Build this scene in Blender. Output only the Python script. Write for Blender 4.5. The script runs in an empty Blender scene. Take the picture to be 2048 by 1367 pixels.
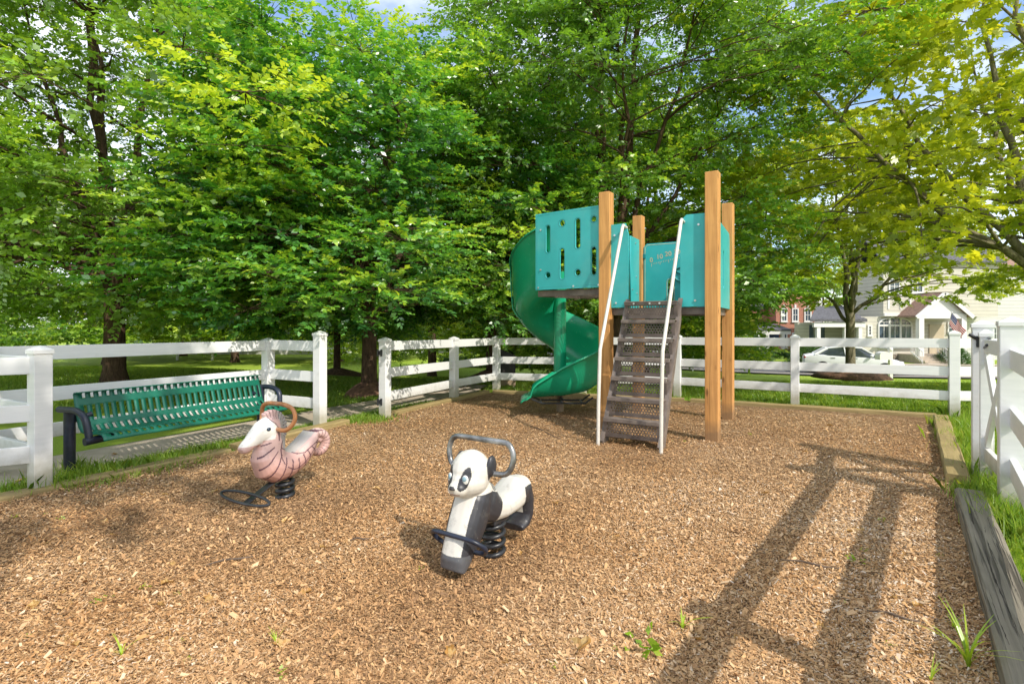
import bpy, bmesh, math, random
import numpy as np
from mathutils import Vector, Matrix, Quaternion
random.seed(7)
SC = bpy.context.scene
COL = SC.collection
R = math.radians
FPX, CX, HY, CAMH = 1080.0, 1024.0, 646.0, 1.40

# ------------------------------------------------------------------ helpers
def G(px, py, z=0.0):
    """ground point (at height z) seen at that photo pixel"""
    Y = (CAMH - z) * FPX / (py - HY)
    return Vector(((px - CX) / FPX * Y, Y, z))

def AT(px, py, Y):
    return Vector(((px - CX) / FPX * Y, Y, CAMH + (HY - py) / FPX * Y))

def sstep(a, b, x):
    t = np.clip((x - a) / (b - a), 0, 1)
    return t * t * (3 - 2 * t)

def ground_z(x, y):
    x = np.asarray(x, float); y = np.asarray(y, float)
    d = y + 0.12 * x
    z = -1.35 * sstep(11.5, 27.0, d) - 2.3 * sstep(38, 100, d) * sstep(10, -5, x)
    z = z + 0.25 * sstep(-3, -9, x) * sstep(8, 11, y) * (1 - sstep(14, 22, y))
    return z

def gz(x, y):
    return float(ground_z(x, y))

def tag(o, label=None, cat=None, group=None, kind=None):
    if label: o['label'] = label
    if cat: o['category'] = cat
    if group: o['group'] = group
    if kind: o['kind'] = kind
    return o

def empty(name, loc, rz=0.0, label=None, cat=None, group=None):
    o = bpy.data.objects.new(name, None)
    o.empty_display_size = 0.1
    COL.objects.link(o)
    o.location = loc
    o.rotation_euler = (0, 0, rz)
    return tag(o, label, cat, group)

def offset_of(p):
    v = Vector((0, 0, 0))
    while p is not None:
        v += p.location
        p = p.parent
    return v

class MB:
    def __init__(s):
        s.v = []; s.f = []; s.uv = {}
    def add(s, vs, fs):
        n = len(s.v)
        s.v += [tuple(p) for p in vs]
        s.f += [tuple(i + n for i in f) for f in fs]
        return s
    def obox(s, c, ax, ay, az):
        """box from centre and three half-axis vectors"""
        c = Vector(c); ax = Vector(ax); ay = Vector(ay); az = Vector(az)
        vs = [c + ax * i + ay * j + az * k for k in (-1, 1) for j in (-1, 1) for i in (-1, 1)]
        fs = [(0, 2, 3, 1), (4, 5, 7, 6), (0, 1, 5, 4), (2, 6, 7, 3), (0, 4, 6, 2), (1, 3, 7, 5)]
        if ax.cross(ay).dot(az) < 0: fs = [f[::-1] for f in fs]
        return s.add(vs, fs)
    def box(s, c, size, rz=0.0):
        a = Vector((math.cos(rz), math.sin(rz), 0)); b = Vector((-math.sin(rz), math.cos(rz), 0))
        return s.obox(c, a * size[0] / 2, b * size[1] / 2, Vector((0, 0, size[2] / 2)))
    def beam(s, p, q, w, h, up=(0, 0, 1)):
        """box from p to q, width w sideways, height h along up"""
        p = Vector(p); q = Vector(q); d = (q - p)
        side = d.cross(Vector(up)).normalized()
        u = side.cross(d).normalized()
        return s.obox((p + q) / 2, d / 2, side * w / 2, u * h / 2)
    def rings(s, rings, closed=True, caps=True):
        n = len(rings[0]); base = len(s.v)
        for r in rings: s.v += [tuple(p) for p in r]
        for i in range(len(rings) - 1):
            for j in range(n if closed else n - 1):
                a = base + i * n + j; b = base + i * n + (j + 1) % n
                s.f.append((a, b, b + n, a + n))
        if caps and closed:
            s.f.append(tuple(base + j for j in range(n))[::-1])
            m = base + (len(rings) - 1) * n
            s.f.append(tuple(m + j for j in range(n)))
        return s
    def tube(s, pts, rad, n=8, caps=True, loop=False):
        pts = [Vector(p) for p in pts]
        rr = rad if isinstance(rad, (list, tuple)) else [rad] * len(pts)
        T = []
        for i in range(len(pts)):
            a = pts[max(i - 1, 0)]; b = pts[min(i + 1, len(pts) - 1)]
            if loop: a = pts[i - 1]; b = pts[(i + 1) % len(pts)]
            t = (b - a)
            T.append(t.normalized() if t.length > 1e-9 else Vector((0, 0, 1)))
        ref = Vector((0, 0, 1)) if abs(T[0].z) < 0.9 else Vector((1, 0, 0))
        N = (ref - T[0] * ref.dot(T[0])).normalized()
        rings = []
        for i, p in enumerate(pts):
            N = (N - T[i] * N.dot(T[i]))
            N = N.normalized() if N.length > 1e-6 else T[i].orthogonal().normalized()
            B = T[i].cross(N)
            rings.append([p + (N * math.cos(2 * math.pi * k / n) + B * math.sin(2 * math.pi * k / n)) * rr[i] for k in range(n)])
        if loop: rings.append(rings[0])
        return s.rings(rings, True, caps and not loop)
    def cyl(s, p, q, r, n=16):
        return s.tube([p, q], r, n)
    def ellipsoid(s, c, r, nu=16, nv=10, rot=None):
        c = Vector(c); rings = []
        for i in range(nv + 1):
            th = math.pi * (0.02 + 0.96 * i / nv)
            ring = []
            for j in range(nu):
                ph = 2 * math.pi * j / nu
                p = Vector((r[0] * math.sin(th) * math.cos(ph), r[1] * math.sin(th) * math.sin(ph), -r[2] * math.cos(th)))
                if rot is not None: p = rot @ p
                ring.append(c + p)
            rings.append(ring)
        return s.rings(rings)
    def build(s, name, mat, parent=None, world=True, smooth=None, bevel=0, solid=0, loc=None):
        me = bpy.data.meshes.new(name)
        off = offset_of(parent) if (world and parent is not None) else Vector((0, 0, 0))
        if loc is not None: off = Vector(loc)
        me.from_pydata([(p[0] - off.x, p[1] - off.y, p[2] - off.z) for p in s.v], [], s.f)
        if mat: me.materials.append(mat)
        if smooth is not None:
            me.polygons.foreach_set('use_smooth', [True] * len(me.polygons))
            if smooth < 180: me.set_sharp_from_angle(angle=R(smooth))
        me.update()
        o = bpy.data.objects.new(name, me)
        COL.objects.link(o)
        if parent is not None: o.parent = parent
        if loc is not None: o.location = loc
        if solid:
            m = o.modifiers.new('solid', 'SOLIDIFY'); m.thickness = solid; m.offset = 0
        if bevel:
            m = o.modifiers.new('bevel', 'BEVEL'); m.width = bevel; m.segments = 2; m.limit_method = 'ANGLE'; m.angle_limit = R(40)
        return o

def np_mesh(name, verts, faces_n, mat, attrs=None, face_idx=None, smooth=False):
    """verts (N,3); faces are consecutive runs of faces_n vertices unless face_idx is given"""
    me = bpy.data.meshes.new(name)
    nv = len(verts)
    me.vertices.add(nv)
    me.vertices.foreach_set('co', np.ascontiguousarray(verts, np.float32).ravel())
    idx = np.arange(nv, dtype=np.int32) if face_idx is None else np.ascontiguousarray(face_idx, np.int32).ravel()
    nf = len(idx) // faces_n
    me.loops.add(len(idx)); me.loops.foreach_set('vertex_index', idx)
    me.polygons.add(nf)
    me.polygons.foreach_set('loop_start', np.arange(0, nf * faces_n, faces_n, dtype=np.int32))
    if smooth: me.polygons.foreach_set('use_smooth', np.ones(nf, bool))
    me.update(calc_edges=True)
    for k, a in (attrs or {}).items():
        at = me.attributes.new(k, 'FLOAT', 'FACE' if len(a) == nf else 'POINT')
        at.data.foreach_set('value', np.ascontiguousarray(a, np.float32))
    me.materials.append(mat)
    return me

def link_mesh(name, me, parent=None, loc=None):
    o = bpy.data.objects.new(name, me); COL.objects.link(o)
    if parent is not None: o.parent = parent
    if loc is not None: o.location = loc
    return o

# ------------------------------------------------------------------ materials
class NT:
    def __init__(s, name):
        s.m = bpy.data.materials.new(name); s.m.use_nodes = True
        s.t = s.m.node_tree; s.n = s.t.nodes; s.n.clear()
        s.out = s.n.new('ShaderNodeOutputMaterial')
    def new(s, typ, **kw):
        n = s.n.new('ShaderNode' + typ)
        for k, v in kw.items():
            if k in n.inputs.keys(): n.inputs[k].default_value = v
            else: setattr(n, k, v)
        return n
    def link(s, a, b): s.t.links.new(a, b)
    def coord(s, kind='Object', scale=(1, 1, 1)):
        c = s.new('TexCoord'); m = s.new('Mapping'); m.inputs['Scale'].default_value = scale
        s.link(c.outputs[kind], m.inputs['Vector']); return m.outputs['Vector']
    def noise(s, vec, scale=5, detail=6, rough=0.55, dist=0.0):
        n = s.new('TexNoise'); n.inputs['Scale'].default_value = scale; n.inputs['Detail'].default_value = detail
        n.inputs['Roughness'].default_value = rough; n.inputs['Distortion'].default_value = dist
        if vec is not None: s.link(vec, n.inputs['Vector'])
        return n.outputs['Fac']
    def ramp(s, fac, stops, interp='LINEAR'):
        r = s.new('ValToRGB'); e = r.color_ramp; e.interpolation = interp
        while len(e.elements) < len(stops): e.elements.new(0.5)
        for el, (p, c) in zip(e.elements, stops):
            el.position = p; el.color = (*c, 1) if len(c) == 3 else c
        s.link(fac, r.inputs['Fac']); return r.outputs['Color']
    def mix(s, fac, a, b, mode='MIX'):
        m = s.new('Mix', data_type='RGBA', blend_type=mode)
        for sock, v in ((m.inputs[0], fac), (m.inputs[6], a), (m.inputs[7], b)):
            if hasattr(v, 'is_linked') or hasattr(v, 'links'): s.link(v, sock)
            else: sock.default_value = v if not isinstance(v, tuple) or len(v) == 4 else (*v, 1)
        return m.outputs[2]
    def math(s, op, a, b=None, clamp=False):
        m = s.new('Math', operation=op); m.use_clamp = clamp
        for i, v in enumerate((a, b)):
            if v is None: continue
            if hasattr(v, 'links'): s.link(v, m.inputs[i])
            else: m.inputs[i].default_value = v
        return m.outputs[0]
    def bump(s, h, strength=0.3, dist=0.01):
        b = s.new('Bump'); b.inputs['Strength'].default_value = strength; b.inputs['Distance'].default_value = dist
        s.link(h, b.inputs['Height']); return b.outputs['Normal']
    def pbsdf(s, col, rough=0.5, normal=None, metal=0.0, spec=0.5):
        p = s.new('BsdfPrincipled')
        if hasattr(col, 'links'): s.link(col, p.inputs['Base Color'])
        else: p.inputs['Base Color'].default_value = (*col[:3], 1)
        if hasattr(rough, 'links'): s.link(rough, p.inputs['Roughness'])
        else: p.inputs['Roughness'].default_value = rough
        p.inputs['Metallic'].default_value = metal
        p.inputs['Specular IOR Level'].default_value = spec
        if normal is not None: s.link(normal, p.inputs['Normal'])
        return p
    def done(s, sh):
        s.link(sh.outputs[0] if hasattr(sh, 'outputs') else sh, s.out.inputs['Surface']); return s.m

def m_paint(name, col, rough=0.4, var=0.12, scale=6, bump=0.05, metal=0.0, dirt=None, spec=0.5):
    t = NT(name); v = t.coord()
    n = t.noise(v, scale, 5); n2 = t.noise(v, scale * 14, 4)
    d = tuple(c * (1 - var * 1.6) for c in col); l = tuple(min(1, c * (1 + var)) for c in col)
    c = t.ramp(n, [(0.3, d), (0.7, l)])
    if dirt:
        k = t.ramp(t.noise(v, scale * 0.6, 8, 0.7), [(0.52, (0, 0, 0)), (0.75, (1, 1, 1))])
        c = t.mix(t.math('MULTIPLY', k, dirt[1]), c, dirt[0])
    r = t.math('ADD', t.math('MULTIPLY', n2, 0.2), rough - 0.1)
    return t.done(t.pbsdf(c, r, t.bump(n2, bump, 0.004), metal, spec))

def m_wood(name, dark, light, axis='z', bump=0.4, knots=True, crack=0.0):
    t = NT(name)
    sc = {'z': (34, 34, 1.6), 'x': (1.6, 34, 34)}[axis]
    v = t.coord('Object', sc)
    n = t.noise(v, 1.0, 6, 0.6, 0.6); n2 = t.noise(t.coord('Object', tuple(c * 3.2 for c in sc)), 1.0, 4)
    c = t.ramp(n, [(0.25, dark), (0.5, tuple((a + b) / 2 for a, b in zip(dark, light))), (0.75, light)])
    big = t.noise(t.coord(), 3.0, 3)
    c = t.mix(0.35, c, t.ramp(big, [(0.3, tuple(x * 0.6 for x in light)), (0.7, light)]), 'MIX')
    h = t.math('ADD', n, t.math('MULTIPLY', n2, 0.6))
    if knots:
        vs = t.new('TexVoronoi'); vs.inputs['Scale'].default_value = 1.0
        t.link(t.coord('Object', (7, 7, 2.6) if axis == 'z' else (2.6, 7, 7)), vs.inputs['Vector'])
        k = t.ramp(vs.outputs['Distance'], [(0.06, (1, 1, 1)), (0.16, (0, 0, 0))])
        c = t.mix(t.math('MULTIPLY', k, 0.75), c, tuple(x * 0.28 for x in dark))
    # fine dark checks along the grain
    cv = t.coord('Object', (60, 60, 1.1) if axis == 'z' else (1.1, 60, 60))
    ck = t.ramp(t.noise(cv, 0.55, 3, 0.5, 0.4), [(0.30 + crack, (1, 1, 1)), (0.34 + crack, (0, 0, 0))])
    c = t.mix(t.math('MULTIPLY', ck, 0.6), c, tuple(x * 0.2 for x in dark))
    h = t.math('SUBTRACT', h, t.math('MULTIPLY', ck, 1.5))
    if axis == 'z':
        c0 = t.new('TexCoord'); sx = t.new('SeparateXYZ'); t.link(c0.outputs['Object'], sx.inputs[0])
        lo = t.ramp(t.math('SUBTRACT', sx.outputs['Z'], t.math('MULTIPLY', t.noise(t.coord(), 9, 5), 0.25)), [(0.0, (1, 1, 1)), (0.16, (0, 0, 0))])
        c = t.mix(t.math('MULTIPLY', lo, 0.7), c, (0.16, 0.11, 0.07))
    return t.done(t.pbsdf(c, 0.75, t.bump(h, bump, 0.004), 0, 0.3))

def m_leaf(name, dark, mid, light, trans=0.4, gloss=0.06, tcol=None):
    t = NT(name)
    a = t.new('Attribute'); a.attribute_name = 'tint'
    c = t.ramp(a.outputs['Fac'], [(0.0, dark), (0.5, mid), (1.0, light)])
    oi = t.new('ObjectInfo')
    c = t.mix(t.math('MULTIPLY', oi.outputs['Random'], 0.35), c, light)
    d = t.new('BsdfDiffuse'); t.link(c, d.inputs['Color'])
    tr = t.new('BsdfTranslucent')
    tc = t.mix(1.0, c, tcol or (1.5, 1.35, 0.55), 'MULTIPLY'); t.link(tc, tr.inputs['Color'])
    m = t.new('MixShader'); m.inputs[0].default_value = trans
    t.link(d.outputs[0], m.inputs[1]); t.link(tr.outputs[0], m.inputs[2])
    g = t.new('BsdfGlossy'); g.inputs['Roughness'].default_value = 0.38; g.inputs['Color'].default_value = (1, 1, 1, 1)
    m2 = t.new('MixShader'); m2.inputs[0].default_value = gloss
    t.link(m.outputs[0], m2.inputs[1]); t.link(g.outputs[0], m2.inputs[2])
    return t.done(m2)

def m_perf(name, col, pitch=0.03, hole=0.34, rough=0.6, margin=None):
    """plate with round holes, uv in metres"""
    t = NT(name)
    uv = t.new('UVMap'); uv.uv_map = 'UVMap'
    mp = t.new('Mapping'); mp.inputs['Scale'].default_value = (1 / pitch, 1 / (pitch * 0.866 * 2), 1)
    t.link(uv.outputs[0], mp.inputs['Vector'])
    def dots(off):
        ad = t.new('VectorMath', operation='ADD'); ad.inputs[1].default_value = off
        t.link(mp.outputs[0], ad.inputs[0])
        fr = t.new('VectorMath', operation='FRACTION'); t.link(ad.outputs[0], fr.inputs[0])
        sb = t.new('VectorMath', operation='SUBTRACT'); sb.inputs[1].default_value = (0.5, 0.5, 0)
        t.link(fr.outputs[0], sb.inputs[0])
        ml = t.new('VectorMath', operation='MULTIPLY'); ml.inputs[1].default_value = (1, 1.732, 0)
        t.link(sb.outputs[0], ml.inputs[0])
        ln = t.new('VectorMath', operation='LENGTH'); t.link(ml.outputs[0], ln.inputs[0])
        return ln.outputs['Value']
    d = t.math('MINIMUM', dots((0, 0, 0)), dots((0.5, 0.5, 0)))
    k = t.math('LESS_THAN', d, hole)
    if margin:
        a = t.new('Attribute'); a.attribute_name = 'edge'
        k = t.math('MULTIPLY', k, t.math('GREATER_THAN', a.outputs['Fac'], 0.5))
    v = t.coord(); n = t.noise(v, 9, 6)
    c = t.ramp(n, [(0.3, tuple(x * 0.6 for x in col)), (0.7, tuple(x * 1.25 for x in col))])
    p = t.pbsdf(c, rough, t.bump(t.noise(v, 120, 3), 0.1, 0.002))
    tr = t.new('BsdfTransparent'); m = t.new('MixShader')
    t.link(k, m.inputs[0]); t.link(p.outputs[0], m.inputs[1]); t.link(tr.outputs[0], m.inputs[2])
    return t.done(m)

M = {}
def m_vinyl():
    t = NT('white_vinyl'); c0 = t.new('TexCoord'); sx = t.new('SeparateXYZ'); t.link(c0.outputs['Object'], sx.inputs[0])
    n = t.noise(c0.outputs['Object'], 7, 7, 0.7); n2 = t.noise(t.coord('Object', (3, 3, 26)), 1.2, 5, 0.6)
    low = t.ramp(t.math('ADD', sx.outputs['Z'], t.math('MULTIPLY', n, -0.30)), [(0.0, (1, 1, 1)), (0.22, (0, 0, 0))])
    c = t.ramp(n2, [(0.35, (0.71, 0.715, 0.715)), (0.65, (0.77, 0.77, 0.765))])
    c = t.mix(t.math('MULTIPLY', low, 0.75), c, (0.30, 0.27, 0.17))
    k = t.ramp(n, [(0.60, (0, 0, 0)), (0.80, (1, 1, 1))])
    c = t.mix(t.math('MULTIPLY', k, 0.42), c, (0.48, 0.49, 0.40))
    return t.done(t.pbsdf(c, 0.38, t.bump(n, 0.03, 0.004)))
M['vinyl'] = m_vinyl()
M['black_metal'] = m_paint('black_metal', (0.025, 0.027, 0.032), 0.35, 0.3, 12, 0.08)
M['navy_metal'] = m_paint('navy_coated_metal', (0.018, 0.024, 0.045), 0.38, 0.3, 12, 0.06)
M['steel'] = m_paint('worn_steel', (0.27, 0.27, 0.27), 0.35, 0.4, 14, 0.08, metal=0.7, dirt=((0.06, 0.06, 0.06), 0.7))
M['rust_steel'] = m_paint('rusty_steel', (0.50, 0.22, 0.09), 0.45, 0.35, 7, 0.1, metal=0.3, dirt=((0.55, 0.50, 0.46), 0.7))
M['bolt'] = m_paint('bolt_steel', (0.6, 0.6, 0.58), 0.3, 0.1, 20, 0, metal=0.8)
M['teal'] = m_paint('teal_panel', (0.035, 0.40, 0.41), 0.38, 0.08, 2.5, 0.06, dirt=((0.12, 0.44, 0.42), 0.65))
M['teal_edge'] = m_paint('teal_routed_edge', (0.012, 0.20, 0.21), 0.4, 0.08, 4, 0.02)
M['tan_print'] = m_paint('tan_lettering', (0.50, 0.45, 0.29), 0.6, 0.1, 10, 0)
M['cedar'] = m_wood('cedar_post', (0.37, 0.15, 0.042), (0.72, 0.38, 0.13), 'z', 0.5, True, 0.035)
M['timber_grey'] = m_wood('weathered_timber', (0.085, 0.072, 0.055), (0.30, 0.265, 0.205), 'x', 1.0, False, 0.10)
M['timber_tan'] = m_wood('tan_timber', (0.18, 0.13, 0.055), (0.38, 0.29, 0.13), 'x', 0.7, False, 0.03)
M['pipe_white'] = m_paint('white_pipe', (0.62, 0.59, 0.53), 0.35, 0.05, 8, 0.03, dirt=((0.35, 0.28, 0.2), 0.35))
M['brown_plastisol'] = m_paint('brown_coated_steel', (0.17, 0.135, 0.115), 0.5, 0.25, 8, 0.08, dirt=((0.30, 0.25, 0.20), 0.5))
M['brown_perf'] = m_perf('brown_perforated', (0.115, 0.088, 0.074), 0.034, 0.36, margin=True)
M['deck_perf'] = m_perf('brown_perforated_deck', (0.075, 0.055, 0.045), 0.034, 0.33)
M['slide'] = m_paint('green_slide_plastic', (0.010, 0.33, 0.165), 0.24, 0.06, 1.2, 0.02, dirt=((0.06, 0.30, 0.18), 0.10))
M['bench_green'] = m_paint('bench_green', (0.006, 0.135, 0.085), 0.33, 0.15, 5, 0.05)
M['concrete'] = m_paint('concrete', (0.44, 0.37, 0.29), 0.85, 0.15, 3, 0.35)
M['asphalt'] = m_paint('asphalt', (0.085, 0.085, 0.088), 0.85, 0.2, 2, 0.4)

def m_bark(name, dark, light, scale=(9, 9, 2.2)):
    t = NT(name); v = t.coord('Object', scale)
    n = t.noise(v, 2.4, 8, 0.65, 0.7); n2 = t.noise(t.coord(), 2.2, 3)
    c = t.ramp(n, [(0.32, dark), (0.68, light)])
    c = t.mix(t.math('MULTIPLY', n2, 0.4), c, tuple(x * 0.5 for x in light))
    return t.done(t.pbsdf(c, 0.9, t.bump(n, 1.0, 0.03), 0, 0.2))
M['bark'] = m_bark('brown_bark', (0.035, 0.022, 0.014), (0.16, 0.10, 0.065))
M['bark_plane'] = m_bark('mottled_plane_bark', (0.09, 0.075, 0.045), (0.30, 0.27, 0.18), (5, 5, 2.5))
M['leaf'] = m_leaf('dense_foliage', (0.026, 0.135, 0.034), (0.145, 0.40, 0.046), (0.56, 0.70, 0.06), 0.46, 0.09)
M['leaf_plane'] = m_leaf('plane_foliage', (0.15, 0.27, 0.02), (0.43, 0.54, 0.04), (0.72, 0.74, 0.07), 0.52, 0.05, (1.35, 1.2, 0.5))
M['leaf_far'] = m_leaf('distant_foliage', (0.09, 0.24, 0.04), (0.30, 0.48, 0.06), (0.60, 0.66, 0.10), 0.48, 0.05)
M['leaf_shrub'] = m_leaf('shrub_foliage', (0.03, 0.08, 0.02), (0.06, 0.15, 0.03), (0.11, 0.22, 0.04), 0.3, 0.05)
M['leaf_lime'] = m_leaf('lime_foliage', (0.14, 0.19, 0.02), (0.27, 0.32, 0.04), (0.45, 0.46, 0.07), 0.4, 0.04)
M['blade'] = m_leaf('grass_blades', (0.11, 0.24, 0.026), (0.23, 0.40, 0.042), (0.44, 0.48, 0.09), 0.45, 0.03)
M['weed'] = m_leaf('weed_green', (0.16, 0.33, 0.02), (0.30, 0.48, 0.03), (0.52, 0.62, 0.06), 0.45, 0.04)
M['dry_leaf'] = m_leaf('dry_leaf', (0.30, 0.13, 0.03), (0.46, 0.25, 0.07), (0.58, 0.42, 0.18), 0.25, 0.03, (1.2, 1.0, 0.7))

def m_lawn():
    t = NT('lawn_turf'); v = t.coord()
    big = t.noise(v, 0.35, 4); mid = t.noise(v, 3.0, 5); fine = t.noise(v, 60, 3, 0.7)
    c = t.ramp(fine, [(0.3, (0.14, 0.24, 0.026)), (0.55, (0.28, 0.42, 0.045)), (0.8, (0.42, 0.52, 0.085))])
    c = t.mix(t.math('MULTIPLY', big, 0.55), c, (0.31, 0.33, 0.06))
    k = t.ramp(mid, [(0.62, (0, 0, 0)), (0.8, (1, 1, 1))])
    c = t.mix(t.math('MULTIPLY', k, 0.4), c, (0.18, 0.15, 0.06))
    return t.done(t.pbsdf(c, 0.9, t.bump(fine, 0.8, 0.03), 0, 0.15))
M['lawn'] = m_lawn()

def m_mulch():
    t = NT('mulch_bed'); v = t.coord()
    vs = t.new('TexVoronoi'); vs.inputs['Scale'].default_value = 38; vs.inputs['Randomness'].default_value = 1
    dn = t.new('TexNoise'); dn.inputs['Scale'].default_value = 11; t.link(v, dn.inputs['Vector'])
    ad = t.new('VectorMath', operation='ADD'); t.link(v, ad.inputs[0])
    ml = t.new('VectorMath', operation='SCALE'); ml.inputs['Scale'].default_value = 0.16
    t.link(dn.outputs['Color'], ml.inputs[0]); t.link(ml.outputs[0], ad.inputs[1])
    t.link(ad.outputs[0], vs.inputs['Vector'])
    sep = t.new('SeparateColor'); t.link(vs.outputs['Color'], sep.inputs[0])
    c = t.ramp(sep.outputs[0], [(0.0, (0.10, 0.058, 0.03)), (0.4, (0.24, 0.145, 0.075)), (0.75, (0.36, 0.235, 0.13)), (1.0, (0.48, 0.36, 0.24))])
    big = t.noise(v, 0.7, 5)
    c = t.mix(t.ramp(big, [(0.4, (0, 0, 0)), (0.7, (0.7, 0.7, 0.7))]), c, (0.20, 0.115, 0.058))
    h = t.math('SUBTRACT', sep.outputs[1], vs.outputs['Distance'])
    return t.done(t.pbsdf(c, 0.9, t.bump(h, 0.9, 0.02), 0, 0.15))
M['mulch'] = m_mulch()

def m_chip():
    t = NT('wood_chip'); a = t.new('Attribute'); a.attribute_name = 'tint'
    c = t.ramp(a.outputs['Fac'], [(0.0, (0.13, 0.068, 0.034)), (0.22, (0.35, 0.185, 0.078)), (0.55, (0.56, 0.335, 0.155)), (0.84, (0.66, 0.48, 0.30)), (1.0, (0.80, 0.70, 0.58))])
    c2 = t.mix(0.25, c, t.ramp(t.noise(t.coord('Object', (1, 1, 1)), 0.6, 4), [(0.35, (0.43, 0.22, 0.085)), (0.65, (0.58, 0.41, 0.25))]))
    return t.done(t.pbsdf(c2, 0.85, None, 0, 0.2))
M['chip'] = m_chip()

def m_siding(name, col, pitch=0.18):
    t = NT(name)
    c0 = t.new('TexCoord'); sx = t.new('SeparateXYZ'); t.link(c0.outputs['Object'], sx.inputs[0])
    f = t.math('FRACT', t.math('DIVIDE', sx.outputs['Z'], pitch))
    n = t.noise(c0.outputs['Object'], 1.5, 4)
    c = t.ramp(n, [(0.3, tuple(x * 0.93 for x in col)), (0.7, col)])
    k = t.ramp(f, [(0.0, (0.35, 0.35, 0.35)), (0.13, (0.95, 0.95, 0.95)), (1.0, (1, 1, 1))])  # dark line per course paints in the shadow at each lap
    c = t.mix(1.0, c, k, 'MULTIPLY')
    return t.done(t.pbsdf(c, 0.6, t.bump(f, 0.6, 0.02), 0, 0.3))
M['siding'] = m_siding('beige_siding', (0.59, 0.56, 0.48), .26)
M['siding_white'] = m_siding('white_siding', (0.62, 0.61, 0.59), .26)
M['trim'] = m_paint('white_trim', (0.68, 0.67, 0.65), 0.5, 0.03, 3, 0.02)
M['door'] = m_paint('beige_door', (0.50, 0.42, 0.30), 0.5, 0.05, 3, 0.02)

def m_brick():
    t = NT('red_brick')
    c0 = t.new('TexCoord'); mp = t.new('Mapping'); mp.inputs['Rotation'].default_value = (R(90), 0, 0)
    t.link(c0.outputs['Object'], mp.inputs['Vector'])
    b = t.new('TexBrick'); t.link(mp.outputs[0], b.inputs['Vector'])
    b.inputs['Color1'].default_value = (0.42, 0.165, 0.105, 1); b.inputs['Color2'].default_value = (0.33, 0.12, 0.08, 1)
    b.inputs['Mortar'].default_value = (0.5, 0.42, 0.36, 1); b.inputs['Scale'].default_value = 4.6
    b.inputs['Mortar Size'].default_value = 0.014
    return t.done(t.pbsdf(b.outputs['Color'], 0.85, t.bump(b.outputs['Fac'], -0.3, 0.01), 0, 0.2))
M['brick'] = m_brick()
M['shingle'] = m_paint('grey_shingle', (0.10, 0.10, 0.11), 0.85, 0.3, 8, 0.5)
M['shingle_brown'] = m_paint('brown_shingle', (0.26, 0.16, 0.12), 0.85, 0.25, 8, 0.5)
M['stone'] = m_paint('stone_base', (0.24, 0.20, 0.16), 0.85, 0.4, 9, 0.6)
M['glass'] = m_paint('window_glass', (0.07, 0.10, 0.13), 0.08, 0.4, 1.2, 0.0, spec=0.8)
M['car_white'] = m_paint('white_car_paint', (0.74, 0.76, 0.77), 0.2, 0.02, 2, 0.0)
M['car_red'] = m_paint('red_car_paint', (0.42, 0.04, 0.04), 0.22, 0.03, 2, 0.0)
M['car_glass'] = m_paint('car_glass', (0.04, 0.055, 0.065), 0.06, 0.3, 1.0, 0.0, spec=0.8)
M['tyre'] = m_paint('tyre_rubber', (0.02, 0.02, 0.02), 0.8, 0.2, 10, 0.1)
M['rim'] = m_paint('alloy_rim', (0.5, 0.5, 0.52), 0.3, 0.05, 10, 0, metal=0.8)
M['lamp_glass'] = m_paint('lamp_glass', (0.7, 0.7, 0.7), 0.1, 0.03, 10, 0)
M['lamp_red'] = m_paint('tail_lamp_red', (0.4, 0.02, 0.02), 0.15, 0.03, 10, 0)
M['dark_board'] = m_paint('dark_board', (0.035, 0.03, 0.032), 0.6, 0.3, 6, 0.1)
M['tan_board'] = m_paint('tan_board', (0.30, 0.22, 0.14), 0.8, 0.2, 6, 0.2)
M['sign_grey'] = m_paint('sign_back', (0.55, 0.56, 0.57), 0.4, 0.1, 6, 0.0)
M['bark_mulch'] = m_paint('dark_bark_mulch', (0.17, 0.09, 0.055), 0.95, 0.4, 14, 0.8)
M['twig'] = m_paint('twig', (0.12, 0.085, 0.06), 0.9, 0.3, 20, 0.3)
# ------------------------------------------------------------------ camera, sky, sun
cam = bpy.data.cameras.new('camera'); camo = bpy.data.objects.new('camera', cam); COL.objects.link(camo)
camo.location = (0, 0, CAMH); camo.rotation_euler = (R(90), 0, 0)
cam.sensor_width = 36; cam.lens = 36 * FPX / 2048; cam.shift_y = -(683.5 - HY) / 2048
cam.clip_end = 3000; cam.clip_start = 0.05
SC.camera = camo
SUN_AZ = Vector((0.62, -0.785)).normalized(); SUN_EL = R(42)
W = bpy.data.worlds.new('World'); SC.world = W; W.use_nodes = True
wt = W.node_tree; wt.nodes.clear()
wo = wt.nodes.new('ShaderNodeOutputWorld'); bg = wt.nodes.new('ShaderNodeBackground')
sky = wt.nodes.new('ShaderNodeTexSky'); sky.sky_type = 'NISHITA'; sky.sun_disc = False
sky.sun_elevation = SUN_EL; sky.sun_rotation = math.atan2(SUN_AZ.x, SUN_AZ.y)
sky.air_density = 1.0; sky.dust_density = 0.6; sky.ozone_density = 1.2
tc = wt.nodes.new('ShaderNodeTexCoord'); mp = wt.nodes.new('ShaderNodeMapping'); mp.inputs['Scale'].default_value = (1, 1, 2.2); mp.inputs['Location'].default_value = (5, 5, 5)
wt.links.new(tc.outputs['Generated'], mp.inputs[0])
cn = wt.nodes.new('ShaderNodeTexNoise'); cn.inputs['Scale'].default_value = 2.3; cn.inputs['Detail'].default_value = 7; cn.inputs['Roughness'].default_value = 0.55
wt.links.new(mp.outputs[0], cn.inputs['Vector'])
cr = wt.nodes.new('ShaderNodeValToRGB'); cr.color_ramp.elements[0].color = (.16, .16, .16, 1); cr.color_ramp.elements[0].position = 0.38; cr.color_ramp.elements[1].position = 0.58
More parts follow.
